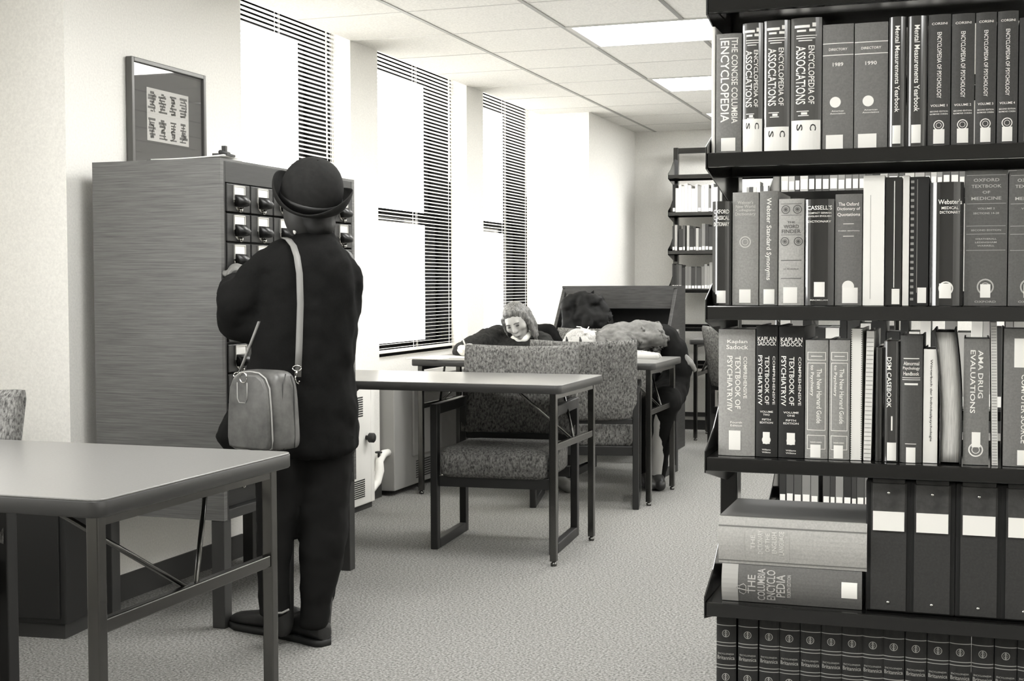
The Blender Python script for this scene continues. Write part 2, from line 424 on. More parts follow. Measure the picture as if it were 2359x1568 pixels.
# ------------------------------------------------------------------ chairs (local: the sitter faces -y)
def chair(label, x, y, rz, first=[None]):
    g = 'tweed armchairs with black square sides'
    if first[0]: return dup(first[0], None, label, (x, y, 0), rz)
    t = thing('library_armchair', label, 'chair', (x, y, 0), rz, g); first[0] = t
    for s in (-1, 1):
        m = MB(); X = s*.275; w = .017
        m.box(X-w, X+w, -.26, -.215, 0, .66); m.box(X-w, X+w, .20, .245, 0, .66)
        m.box(X-w, X+w, -.215, .20, 0, .045); m.box(X-w, X+w, -.215, .20, .612, .66)
        m.build('side_frame', BLACKWOOD, t, bevel=.004)
    for yr in (-.235, .19):
        m = MB(); m.box(-.258, .258, yr, yr+.035, .285, .335); m.build('seat_rail', BLACKWOOD, t, bevel=.003)
    m = MB(); m.box(-.258, .258, .212, .24, .455, .485); m.build('back_rail', BLACKWOOD, t, bevel=.003)
    def sr(z, y0, y1, x=.252, r=.04, n=5):
        out = []
        for cx, cy, a0 in ((x-r, y1-r, 0), (-x+r, y1-r, 90), (-x+r, y0+r, 180), (x-r, y0+r, 270)):
            for k in range(n+1):
                a = R(a0+90*k/n); out.append((cx+r*math.cos(a), cy+r*math.sin(a), z+.012*(1-(abs(cx)/x))))
        return out
    m = MB(); m.loft([sr(.328, -.24, .19, .24), sr(.345, -.262, .2), sr(.40, -.275, .205), sr(.435, -.27, .205), sr(.455, -.245, .195, .235), sr(.462, -.2, .16, .2)])
    m.build('seat_cushion', TWEED, t)
    m = MB(); rows = []
    for k in range(13):     # back cushion: a curved, reclined slab, hollow side towards the sitter
        s = -1+2*k/12; xx = .282*s; bow = -.045*s*s
        prof = [(.0, .475), (-.024, .49), (-.028, .56), (-.018, .72), (-.010, .872), (.004, .897), (.024, .897), (.036, .872), (.028, .72), (.024, .56), (.02, .49)]
        e = .75 if abs(s) > .99 else 1
        rows.append([(xx, .255+bow+(z-.475)*.17+yy*e, .70+(z-.70)*(.985 if abs(s) > .99 else 1)+.012*s*s*(z > .8)) for yy, z in prof])
    m.loft(rows); m.build('backrest', TWEED, t)
    return t
chair('tweed armchair facing the camera, pushed under the middle table', -2.04, 5.89, R(4.5))
chair('tweed armchair in the left foreground, under the near table', -2.80, 2.83, R(0))
chair('tweed armchair with its back to the camera at the far table', -2.0, 7.12, R(180+12))
chair('tweed armchair holding the writing woman and a dark coat', -2.62, 8.22, R(0))
chair('tweed armchair under the sleeping person at the far table', -2.08, 8.24, R(-4))
chair('tweed armchair drawn up to the study carrel', -2.36, 8.98, R(180))
chair('tweed armchair right of the study carrel, partly behind the book range', -1.38, 9.40, R(140))

# ------------------------------------------------------------------ study carrel
lb = thing('low_cabinet', 'low black cabinet against the pier, seen under the near table at far left', 'cabinet', (-3.17, 3.86, 0), R(6))
m = MB(); m.box(-.27, .27, -.11, .11, .05, .60); m.build('casing', BLACKWOOD, lb, bevel=.006)
m = MB(); m.box(-.26, .26, -.10, .10, 0, .05); m.build('plinth', BASE, lb)
m = MB(); m.box(-.25, .25, -.118, -.11, .07, .58); m.build('door', BLACKWOOD, lb, bevel=.003)
c = thing('study_carrel', 'dark wooden study carrel standing before the deep pier', 'desk', (0, 0, 0))
y0, y1 = 9.18, 9.80; X0, X1 = -2.86, -2.00
for x in (X0, X1-.025):
    m = MB(); m.prism([(y0-.02, 0.0), (y0-.02, .74), (y1-.28, 1.17), (y1, 1.17), (y1, 0)], 'x', x, x+.025); m.build('side_panel', WOODDARK, c, bevel=.003)
m = MB(); m.box(X0+.025, X1-.025, y1-.02, y1, .02, 1.165); m.build('back_panel', mat('deep brown panel', 30, .6), c)
m = MB(); m.box(X0+.025, X1-.025, y1-.30, y1-.28, 1.02, 1.168); m.build('shelf_fascia', WOODDARK, c, bevel=.002)
m = MB(); m.box(X0+.025, X1-.025, y1-.28, y1-.02, 1.02, 1.04); m.box(X0+.0, X1, y1-.29, y1, 1.168, 1.185); m.build('shelf', WOODDARK, c)
m = MB(); m.box(X0+.025, X1-.025, y0, y1-.02, .70, .73); m.build('desk_top', WOODDARK, c)
m = MB(); m.box(X0+.025, X1-.025, y1-.06, y1-.02, .0, .12); m.build('kick_board', WOODDARK, c)
def coat(mb):
    a = lambda u, v, d=9.62: P(u, v, d)
    mb.ball(a(1342, 690), .14, .06, .065); mb.ball(a(1345, 735), .15, .07, .13); mb.ball(a(1322, 790), .08, .05, .2); mb.ball(a(1372, 790), .08, .05, .2)
    chain(mb, [a(1312, 684), a(1306, 730), a(1302, 790)], [.035, .045, .04]); chain(mb, [a(1380, 684), a(1392, 730), a(1396, 790)], [.035, .05, .045])
q = blob('hanging_coat', coat, mat('black quilted nylon', 14, .7, spec=.3), None, .012, 3, .035, 9)
tag(q, 'black puffy coat hung over the left end of the study carrel', 'coat')

# a light steel table end to the right of the carrel
table('library_table', 'reading table end showing one steel leg right of the carrel', -.98, 10.12, 10.7, 1.06, ZT, 'steel legged reading tables')

# ------------------------------------------------------------------ card catalogue
cc = thing('card_catalogue', 'tall wooden card catalogue cabinet with a plain grained side', 'cabinet', (0, 0, 0))
cx0, cx1, cy0, cy1, cz0, cz1 = -2.97, -2.45, 4.07, 5.13, .38, 1.63
m = MB(); m.box(cx0, cx1, cy0, cy0+.022, cz0, cz1-.002); m.box(cx0, cx1, cy1-.022, cy1, cz0, cz1-.002)
m.box(cx0, cx0+.02, cy0+.025, cy1-.025, cz0, cz1-.002); m.box(cx0+.02, cx1-.05, cy0+.025, cy1-.025, cz0, cz0+.03); m.box(cx0, cx1, cy0, cy1, cz1-.002, cz1+.006)
m.build('carcase', CABSIDE, cc)
m = MB(); m.box(cx1-.04, cx1, cy0+.022, cy0+.032, cz0, cz1-.002); m.box(cx1-.04, cx1, cy1-.032, cy1-.022, cz0, cz1-.002)
m.box(cx1-.04, cx1, cy0+.032, cy1-.032, cz1-.075, cz1-.002); m.box(cx1-.04, cx1, cy0+.032, cy1-.032, cz0, cz0+.035)
m.box(cx1-.06, cx1-.04, cy0+.032, cy1-.032, cz0, cz1-.01)
m.build('front_frame', CABFRONT, cc, bevel=.002)
m = MB(); m.box(cx1-.035, cx1+.004, cy0+.04, cy1-.04, 1.0, 1.03); m.build('pull_out_shelf', CABFRONT, cc, bevel=.002)
for x in (cx0+.03, cx1-.03):
    for y in (cy0+.03, cy1-.03):
        m = MB(); m.box(x-.025, x+.025, y-.025, y+.025, 0, cz0); m.build('leg', mat('mid wood leg', 52, .4), cc, bevel=.003)
ncol = 6; pw = (cy1-cy0-.064)/ncol; ph = .1035
d0 = None
def drawer_mesh():
    m = MB(); m.box(-.03, .006, -pw/2+.004, pw/2-.004, -ph/2+.003, ph/2-.003); return m
for r in range(11):
    z = 1.63-.075-ph/2-r*ph if r < 5 else .995-ph/2-(r-5)*ph
    if z < cz0+.08: continue
    for k in range(ncol):
        y = cy0+.032+pw*(k+.5)
        if d0 is None:
            d = drawer_mesh().build('drawer', CABFRONT, cc, bevel=.003)
            m = MB(); m.box(.006, .008, -.035, .035, -.005, .042); m.box(.006, .011, -.038, -.034, -.007, .044); m.box(.006, .011, .034, .038, -.007, .044); m.box(.006, .011, -.038, .038, .040, .044)
            m.build('label_frame', mat('nickel label frame', 205, .3, .6), d)
            m = MB(); m.box(.0082, .0088, -.032, .032, .0, .038); m.build('label_card', PAPER, d)
            m = MB(); rows = []
            for j in range(9):
                a = math.pi*j/8; yy = -.035*math.cos(a); dep = .006+.038*math.sin(a)
                rows.append([(.006, yy, .012), (.006+dep*.6, yy*.95, .009), (dep+.006, yy*.85, -.012), (.006+dep*.9, yy*.8, -.026), (.006, yy*.75, -.030)])
            m.grid(rows, True); m.build('cup_pull', mat('black iron pull', 20, .35), d, solid=.002)
            m = MB(); m.lathe([(.040, 0), (.040, .0015)], (.006, .002, -.004), 20, Matrix.Rotation(R(90), 3, 'Y')); m.build('pull_backplate', STEEL, d)
            m = MB(); m.ball((.014, 0, -.041), .0085, nu=12, nv=8); m.tube([(.004, 0, -.041), (.012, 0, -.041)], .004, 8); m.build('rod_knob', STEEL, d)
            d0 = d; d.location = (cx1-.002, y, z)
        else:
            q = dup(d0, cc); q.location = (cx1-.002, y, z)
# things on the cabinet
t = thing('clipboard', 'papers under a dark clip on top of the card catalogue', 'clipboard', (-2.60, 4.18, cz1+.006), R(10))
m = MB(); m.box(-.17, .12, -.06, .10, 0, .004); m.build('board', WOODDARK, t)
m = MB(); rows = [[(-.16+.27*i/6, -.05+.14*j, .006+.012*(i/6)**2) for j in (0, 1)] for i in range(7)]; m.grid(rows); m.build('paper', PAPER, t, solid=.004)
m = MB(); m.box(.06, .115, -.03, .05, .018, .026); m.tube([(.09, -.03, .03), (.09, .05, .03)], .008, 8); m.box(.083, .097, .0, .018, .026, .055); m.build('clip', INK, t)

# framed picture hanging above the cabinet
fr = thing('framed_picture', 'framed sheet of eight small drawings hanging above the card catalogue', 'picture', (-3.05, 0, 0))
a = at_x(302, 122, -3.02); b = at_x(474, 180, -3.02); py0, py1 = a.y, b.y; pz1 = (a.z+b.z)/2; pz0 = 1.60
print('picture', a, b)
FRAME = mat('pewter frame', 96, .3, .5)
m = MB(); w = .018
m.box(.004, .032, py0, py0+w, pz0, pz1); m.box(.004, .032, py1-w, py1, pz0, pz1); m.box(.004, .032, py0+w, py1-w, pz1-w, pz1); m.box(.004, .032, py0+w, py1-w, pz0, pz0+w)
m.build('frame', FRAME, fr, bevel=.003)
m = MB(); m.box(.006, .018, py0+w, py1-w, pz0+w, pz1-w); m.build('mat_board', mat('dark grey mount', 76, .8), fr)
pc = at_x(338, 197, -3.03); pd = at_x(434, 225, -3.03); pe = at_x(338, 322, -3.03)
m = MB(); m.box(.0185, .0195, pc.y, pd.y, pe.z, (pc.z+pd.z)/2+.0); sh = m.build('drawing_sheet', mat('aged print paper', 196, .8), fr)
m = MB(); rnd = random.Random(3)
sw = (pd.y-pc.y)/4; shh = ((pc.z+pd.z)/2-pe.z)/2
for i in range(4):
    for j in range(2):
        yc = pc.y+sw*(i+.5); zc = pe.z+shh*(j+.5)
        pts = [(yc+rnd.uniform(-.3, .3)*sw, zc+(k/7-.5)*shh*.78) for k in range(8)]
        for k in range(7):
            wv = rnd.uniform(.14, .42)*sw
            m.box(.0196, .0202, yc-wv, yc+wv*rnd.uniform(.4, 1), pts[k][1], pts[k][1]+shh*rnd.uniform(.05, .1))
        for k in range(6):
            (a1, b1), (a2, b2) = pts[k], pts[k+1]; m.bar((.0199, a1, b1), (.0199, a2, b2), .0006, .005)
m.build('ink_figures', mat('grey print ink', 96, .8), sh)
m = MB(); m.box(.022, .0235, py0+w, py1-w, pz0+w, pz1-w); m.build('glazing', GLASS, fr)
# ------------------------------------------------------------------ book ranges
LEV = [.225, .535, .840, 1.155, 1.470, 1.785]
def spread_x(u, y, v=650): return at_y(u, v, y).x
def shelving(name, label, x0, y, levels, top, group, sections=1, sw=.93, depth=.26):
    """Open steel range; books face -y, spine plane at y."""
    t = thing(name, label, 'shelving', (x0, y, 0), 0, group)
    for s in range(sections+1):
        X = s*sw
        m = MB(); m.box(X-.02, X+.02, .265, .315, 0, top); m.build('upright', SHELF, t, bevel=.003)
    for s in range(sections):
        X = s*sw
        m = MB(); m.box(X+.02, X+sw-.02, .27, .31, top-.05, top-.005); m.build('top_rail', SHELF, t)
        for z in levels:
            m = MB(); m.box(X+.004, X+sw-.004, -.0345, .265, z-.006, z-.001); m.box(X+.004, X+sw-.004, -.04, -.035, z-.030, z-.001); m.box(X+.004, X+sw-.004, -.035, -.022, z-.030, z-.026)
            m.box(X+.004, X+sw-.004, .258, .264, z-.03, z+.02)
            sh = m.build('shelf', SHELF, t, bevel=.0024)
            for xx in (X+.001, X+sw-.004):
                m = MB(); m.prism([(-.042, z-.034), (-.042, z+.012), (.05, z+.05), (.20, z+.15), (.266, z+.15), (.266, z-.085), (.22, z-.085)], 'x', xx, xx+.003)
                m.build('end_bracket', SHELF, sh, bevel=.0008)
    m = MB(); m.box(-.02, sections*sw+.02, .0, .29, 0, .08); m.build('base_shelf', SHELF, t)
    return t
Y1, Y2, Y3 = 2.81, 4.05, 10.93
BX1 = at_y(1636, 650, Y1).x-.004
BX2 = at_y(1790, 650, Y2).x-.02
BX3 = at_y(1535, 650, Y3).x+.02
print('ranges', BX1, BX2, BX3)
shelving('book_range', 'black steel book range in the right foreground, crowded with reference books', BX1, Y1, LEV, 2.3, 'black steel book ranges')
shelving('book_range', 'black steel book range seen through the gaps of the foreground one', BX2, Y2, LEV, 1.80, 'black steel book ranges')
shelving('book_range', 'black steel book range against the back wall', BX3, Y3, LEV[1:]+[2.09], 2.34, 'black steel book ranges', 2, .9)

_bm = {}
def bmat(g, kind='cloth'):
    k = (g, kind)
    if k not in _bm:
        if kind == 'cloth': _bm[k] = mat('book cloth %d' % g, g, .6, noise_scale=240, noise_amt=.06, spec=.4)
        elif kind == 'gloss': _bm[k] = mat('laminated jacket %d' % g, g, .16, spec=.7, coat=.6)
        else: _bm[k] = mat('paper cover %d' % g, g, .7)
    return _bm[k]
WHITEINK = mat('white print', 246, .5, spec=.5)
LABELM = mat('white spine label', 250, .4)
CLEAR = mat('taped label edge', 205, .2)

def book(name, label, group, x0, x1, y, z, h, g, kind='cloth', texts=(), marks=(), tag_=None, bulge=None, depth=.20, lean=0, ink=None, pages=True):
    """x0..x1 spine width. texts: (string, cx, cz, w, h, vertical) in fractions of width / height; marks: (x0,x1,z0,z1) or ('ring',cx,cz,r)."""
    w = x1-x0-.0015; t = thing(name, label, 'book', ((x0+x1)/2, y, z), 0, group)
    if lean: t.rotation_euler = (0, lean, 0)
    bl = bulge if bulge is not None else (.0045 if kind != 'paper' else .001)
    def sp(x): return -bl*(1-min(1, abs(2*x/w))**2.6)
    m = MB(); tb = .0032; n = 10; out = []; inn = []
    xs = [-w/2+w*i/n for i in range(n+1)]
    ring = [(-w/2, depth)] + [(x, sp(x)) for x in xs] + [(w/2, depth), (w/2-tb, depth)] + [(max(-w/2+tb, min(w/2-tb, x)), sp(x)+tb+.004) for x in reversed(xs)] + [(-w/2+tb, depth)]
    a = [(p[0], p[1], 0) for p in ring]; b = [(p[0], p[1], h) for p in ring]
    k = len(ring); half = k//2
    fs = [(i, (i+1) % k, (i+1) % k+k, i+k) for i in range(k)]
    # caps as quads between outer and inner outlines
    idx_o = list(range(0, n+3)); idx_i = list(range(k-1, n+2, -1))
    for L in (0, k):
        for i in range(len(idx_o)-1): fs.append((idx_o[i]+L, idx_o[i+1]+L, idx_i[i+1]+L, idx_i[i]+L))
    m.add(a+b, fs); m.build('cover', bmat(g, kind), t)
    if pages:
        m = MB(); m.box(-w/2+tb, w/2-tb, .006, depth-.006, .003, h-.004); m.build('page_block', PAGES, t)
    def patch(mb, X0, X1, Z0, Z1, off=.0004):
        rows = [[(X0+(X1-X0)*i/8, sp(X0+(X1-X0)*i/8)-off, zz) for i in range(9)] for zz in (Z0, Z1)]
        mb.grid(rows, False)
    def text(mb, s, cx, cz, tw, th, vert, off=.0006):
        v, f = tmesh(s, .012)
        def tr(p):
            if vert: X, Z = p[1]*tw, -p[0]*th
            else: X, Z = p[0]*tw, p[1]*th
            X = (cx-.5)*w + X; Z = cz*h + Z
            return (X, sp(X)-off, Z)
        mb.add([tr(p) for p in v], f)
    if texts:
        m = MB()
        for tx in texts:
            s, cx, cz, tw, th, vert = tx; text(m, s, cx, cz, tw*w, th*h, vert)
        m.build('lettering', ink or WHITEINK, t)
    if marks:
        m = MB()
        for mk in marks:
            if mk[0] == 'ring':
                _, cx, cz, r = mk; n2 = 20
                for rr_ in (1.0, .55):
                    pts = [[((cx-.5)*w+q*r*rr_*math.cos(2*math.pi*i/n2), 0, cz*h+q*r*rr_*math.sin(2*math.pi*i/n2)) for i in range(n2+1)] for q in (1.0, .82)]
                    m.grid([[(p[0], sp(p[0])-.0005, p[2]) for p in row] for row in pts], False)
            elif mk[0] == 'disc':
                _, cx, cz, r = mk; n2 = 18
                pts = [((cx-.5)*w+r*math.cos(2*math.pi*i/n2), cz*h+r*math.sin(2*math.pi*i/n2)) for i in range(n2)]
                m.add([(p[0], sp(p[0])-.0005, p[1]) for p in pts], [tuple(range(n2))])
            elif mk[0] == 'box':
                _, a0, a1, b0, b1 = mk; e = .0012
                A0, A1, B0, B1 = (a0-.5)*w, (a1-.5)*w, b0*h, b1*h
                patch(m, A0, A1, B0, B0+e); patch(m, A0, A1, B1-e, B1); patch(m, A0, A0+e, B0, B1); patch(m, A1-e, A1, B0, B1)
            else:
                a0, a1, b0, b1 = mk; patch(m, (a0-.5)*w, (a1-.5)*w, b0*h, b1*h)
        m.build('tooling', ink or WHITEINK, t)
    if tag_:
        a0, a1, b0, b1 = tag_; m = MB(); patch(m, (a0-.5)*w, (a1-.5)*w, b0*h, b1*h, .0009); lb_ = m.build('call_number_label', LABELM, t)
        if a1-a0 > .9:
            m = MB(); text(m, 'C', .74, b1-.055, .2*w, .05*h, True, .0013); text(m, 'S', .30, b1-.055, .2*w, .05*h, True, .0013); m.build('label_print', INK, lb_)
    return t

def row(z, vb, items, group, y=Y1):
    prev = None
    for i_, it in enumerate(items):
        u0, u1, vt = it['u']
        if i_+1 < len(items) and items[i_+1]['u'][0]-u1 < 16 and not it.get('lean') and not items[i_+1].get('lean'): u1 = items[i_+1]['u'][0]-.5
        elif i_+1 == len(items): u1 += 6
        if it.get('lean') is None and prev is None: pass
        it['u'] = (u0, u1, vt)
        x0, x1 = at_y(u0, vb, y).x, at_y(u1, vb, y).x
        if prev is not None: x0 = max(x0, prev+.0006)
        hgt = at_y((u0+u1)/2, vt, y).z-z
        d = {k: v for k, v in it.items() if k not in ('u', 'label', 'name')}
        book(it.get('name', 'book'), it['label'], group, x0, x1, y+it.pop('dy', 0) if 'dy' in it else y, z, min(hgt, .285), **{k: v for k, v in d.items() if k != 'dy'})
        prev = x1
LB = (.22, .78, .02, .13)
# top row in view
enc = lambda lab_, u, v: dict(u=u, g=84, kind='gloss', label=lab_, bulge=.007, depth=.21, tag_=(.03, .97, .0, v),
     texts=[('ENCYCLOPEDIA OF', .68, .57, .20, .44, True), ('ASSOCIATIONS', .33, .57, .32, .44, True)], marks=[(.12, .62, .925, .945), (.7, .82, .93, .96), (.2, .5, .895, .91), (.6, .8, .895, .915), (.18, .85, .862, .868), (.18, .8, .843, .85), (.25, .7, .825, .832), (.2, .6, .295, .301), (.35, .55, .272, .29), (.25, .6, .262, .268)])
psy = lambda n, u: dict(u=u, g=70, label='dark grey psychology encyclopedia lettered volume %s, in a run of four on the top row' % n, depth=.2,
     texts=[('CORSINI', .5, .93, .7, .018, False), ('ENCYCLOPEDIA OF PSYCHOLOGY', .5, .615, .2, .50, True), ('VOLUME %s' % n, .5, .31, .75, .018, False), ('SECOND EDITION', .5, .265, .8, .011, False), ('RAYMOND CORSINI', .5, .245, .8, .011, False)], marks=[('ring', .5, .16, .010)], tag_=(.26, .76, .02, .13))
yb = lambda n, u: dict(u=u, g=118, label='mid grey wide directory stamped %s, one of two twins on the top row' % n, depth=.22, bulge=.002,
     texts=[('DIRECTORY', .5, .80, .6, .02, False), (n, .5, .68, .34, .03, False), ('American', .5, .31, .4, .012, False), ('Association', .5, .29, .5, .012, False)], marks=[(.0, 1, .845, .851), (.0, 1, .752, .758), ('disc', .42, .38, .011)], tag_=(.12, .68, .0, .12))
row(LEV[4], 358, [
 dict(u=(1638, 1647, 62), g=240, kind='paper', label='thin white booklet at the left end of the top row', pages=True),
 dict(u=(1648, 1703, 78), g=124, label='grey single volume encyclopedia with large white lettering, first thick book of the top row', texts=[('THE CONCISE COLUMBIA', .74, .60, .24, .70, True), ('ENCYCLOPEDIA', .36, .60, .34, .68, True)], marks=[(.15, .88, .955, .962)], tag_=LB),
 enc('slimmest of three glossy association directories with big white labels, top row', (1709, 1752, 54), .26),
 enc('middle one of three glossy association directories with big white labels, top row', (1758, 1813, 48), .19),
 enc('widest of three glossy association directories with big white labels, top row', (1820, 1882, 42), .23),
 yb('1989', (1893, 1963, 56)), yb('1990', (1966, 2038, 52)),
 dict(u=(2045, 2078, 40), g=66, kind='gloss', label='slim dark handbook with one vertical title, left of two alike on the top row', bulge=.008, texts=[('Mental Measurements Yearbook', .5, .60, .28, .66, True)], tag_=(.24, .72, .03, .17)),
 dict(u=(2087, 2124, 38), g=66, kind='gloss', label='slim dark handbook with one vertical title, right of two alike on the top row', bulge=.008, texts=[('Mental Measurements Yearbook', .5, .60, .28, .66, True)], tag_=(.24, .72, .03, .17)),
 psy('1', (2135, 2180, 34)), psy('2', (2189, 2232, 32)), psy('3', (2244, 2289, 29)), psy('4', (2294, 2336, 26)),
 dict(u=(2344, 2400, 40), g=52, label='dark book with bold white vertical title at the right end of the top row', texts=[('Encyclopedia of Aging', .4, .6, .3, .6, True)], tag_=LB),
], 'books on the top visible shelf')
# second row
row(LEV[3], 704, [
 dict(u=(1640, 1680, 464), g=40, kind='gloss', bulge=.012, label='narrow glossy black book at the left end of the second row', texts=[('OXFORD', .5, .90, .8, .04, False), ('CLASSICAL', .5, .84, .8, .04, False), ('DICTIONARY', .5, .78, .8, .04, False)], tag_=(.28, .75, .02, .14)),
 dict(u=(1686, 1738, 443), g=152, label="light grey college dictionary with a round seal", texts=[("Webster's", .5, .91, .6, .03, False), ('New World', .5, .875, .75, .03, False), ('Collegiate', .5, .84, .75, .03, False), ('Dictionary', .5, .805, .8, .035, False)], marks=[('ring', .5, .56, .012)], tag_=(.28, .72, .02, .14), ink=mat('pale print', 205, .5)),
 dict(u=(1748, 1787, 440), g=128, label='mid grey book with a white handwritten style vertical title, second row', texts=[('Webster Standard Synonyms', .5, .58, .34, .72, True)], tag_=(.25, .85, .01, .14)),
 dict(u=(1792, 1847, 458), g=176, label='pale word finder with small dark flower ornaments', texts=[('THE', .5, .78, .3, .018, False), ('WORD', .5, .74, .6, .035, False), ('FINDER', .5, .695, .75, .035, False), ('J.I. RODALE', .5, .34, .6, .015, False)],
      marks=[(.1, .9, .95, .955), (.1, .9, .845, .849), (.1, .9, .66, .664), (.1, .9, .42, .426), (.1, .9, .25, .256), ('ring', .28, .90, .009), ('ring', .74, .90, .009), ('ring', .25, .60, .009), ('ring', .78, .60, .009), ('disc', .28, .90, .003), ('disc', .74, .90, .003), ('disc', .25, .60, .003), ('disc', .78, .60, .003)], ink=mat('grey ornament ink', 96, .7), tag_=(.2, .75, .02, .17)),
 dict(u=(1853, 1913, 459), g=38, kind='gloss', bulge=.010, label='glossy black foreign language dictionary lettered in capitals near its head', texts=[("CASSELL'S", .5, .92, .85, .04, False), ('COMPACT GERMAN', .5, .87, .8, .015, False), ('ENGLISH ENGLISH', .5, .84, .8, .015, False), ('DICTIONARY', .5, .79, .8, .02, False), ('MACMILLAN', .5, .05, .6, .012, False)], tag_=(.33, .70, .08, .22)),
 dict(u=(1922, 1981, 447), g=112, label='grey dictionary of quotations with white title at the top', texts=[('The Oxford', .5, .91, .75, .032, False), ('Dictionary of', .5, .865, .85, .035, False), ('Quotations', .5, .815, .85, .035, False), ('THIRD EDITION', .5, .67, .8, .008, False)], marks=[(.3, .7, .73, .735), (.3, .7, .62, .625), ('disc', .5, .17, .012)], tag_=(.28, .86, .02, .16)),
 dict(u=(1986, 2035, 404), g=248, kind='paper', label='tall white ring binder, brightest spine of the second row', marks=[(.34, .355, .05, .85)], ink=mat('thin grey line', 120, .6), bulge=.0),
 dict(u=(2037, 2075, 408), g=32, kind='gloss', label='tall black binder right of the white ring binder', marks=[(.52, .57, .14, .97)], tag_=(.42, .9, .01, .13), bulge=.001),
 dict(u=(2077, 2093, 404), g=232, kind='paper', label='thin pale pamphlet next to the comb bound report', bulge=0),
 dict(u=(2094, 2130, 407), g=34, kind='paper', label='black comb bound report on the second row', marks=[(.36, .39, .1, .98)]+[(.02, .2, .04+.048*i, .06+.048*i) for i in range(20)], tag_=(.42, .9, .02, .14), bulge=0, ink=mat('grey comb plastic', 150, .3)),
 dict(u=(2139, 2208, 420), g=36, kind='gloss', bulge=.016, label='thick glossy black medical desk dictionary', texts=[("Webster's", .6, .84, .7, .04, False), ('MEDICAL', .6, .79, .5, .022, False), ('DICTIONARY', .6, .755, .6, .022, False)], marks=[('ring', .5, .14, .014)], tag_=(.3, .66, .06, .18)),
 dict(u=(2219, 2311, 393), g=98, label='big grey medical textbook lettered OXFORD with gilt rules, left of a pair', texts=[('OXFORD', .5, .93, .6, .024, False), ('TEXTBOOK', .5, .885, .7, .024, False), ('OF', .5, .84, .18, .02, False), ('MEDICINE', .5, .795, .7, .024, False), ('VOLUME 2', .5, .72, .4, .014, False), ('SECTIONS 14-28', .5, .685, .6, .014, False), ('SECOND EDITION', .5, .56, .7, .012, False), ('WEATHERALL', .5, .495, .5, .012, False), ('LEDINGHAM', .5, .47, .5, .012, False), ('WARRELL', .5, .445, .4, .012, False), ('OXFORD', .5, .03, .5, .016, False)],
      marks=[(.04, .96, .965, .968), (.04, .96, .755, .758), (.04, .96, .59, .593), (.04, .96, .53, .533), (.04, .96, .41, .413), ('ring', .5, .14, .016)], tag_=(.38, .62, .06, .16), ink=mat('pale foil', 190, .4), depth=.23),
 dict(u=(2320, 2412, 393), g=98, label='big grey medical textbook with gilt rules, right of a pair, cut by the frame', texts=[('OXFORD', .5, .93, .6, .024, False), ('TEXTBOOK', .5, .885, .7, .024, False), ('OF', .5, .84, .18, .02, False), ('MEDICINE', .5, .795, .7, .024, False), ('VOLUME 1', .5, .72, .4, .014, False), ('OXFORD', .5, .03, .5, .016, False)],
      marks=[(.04, .96, .965, .968), (.04, .96, .755, .758), (.04, .96, .59, .593), (.04, .96, .53, .533), (.04, .96, .41, .413), ('ring', .5, .14, .016)], tag_=(.38, .62, .06, .16), ink=mat('pale foil', 190, .4), depth=.23),
], 'books on the second visible shelf')
# third row
kap = lambda n, ed, u, lab_: dict(u=u, g=42, label=lab_, texts=[('KAPLAN', .5, .90, .85, .035, False), ('SADOCK', .5, .865, .85, .03, False), ('COMPREHENSIVE', .83, .585, .11, .37, True), ('TEXTBOOK OF', .52, .585, .2, .37, True), ('PSYCHIATRY/V', .20, .585, .2, .38, True), ('VOLUME', .5, .345, .6, .015, False), (n, .5, .322, .3, .015, False), ('FIFTH', .5, .285, .4, .015, False), ('EDITION', .5, .262, .6, .015, False), ('Williams', .5, .055, .4, .012, False), ('Wilkins', .5, .035, .4, .012, False)], marks=[('disc', .5, .13, .009)], tag_=(.34, .66, .10, .19), bulge=.004)
har = lambda u, lab_: dict(u=u, g=148, label=lab_, texts=[('The New Harvard Guide', .62, .53, .22, .46, True), ('to Psychiatry', .30, .66, .18, .26, True), ('HARVARD', .5, .14, .5, .012, False)], marks=[('box', .1, .9, .83, .90), ('box', .1, .9, .24, .81), ('box', .1, .9, .08, .2), (.25, .75, .862, .868)], tag_=(.25, .7, .01, .12))
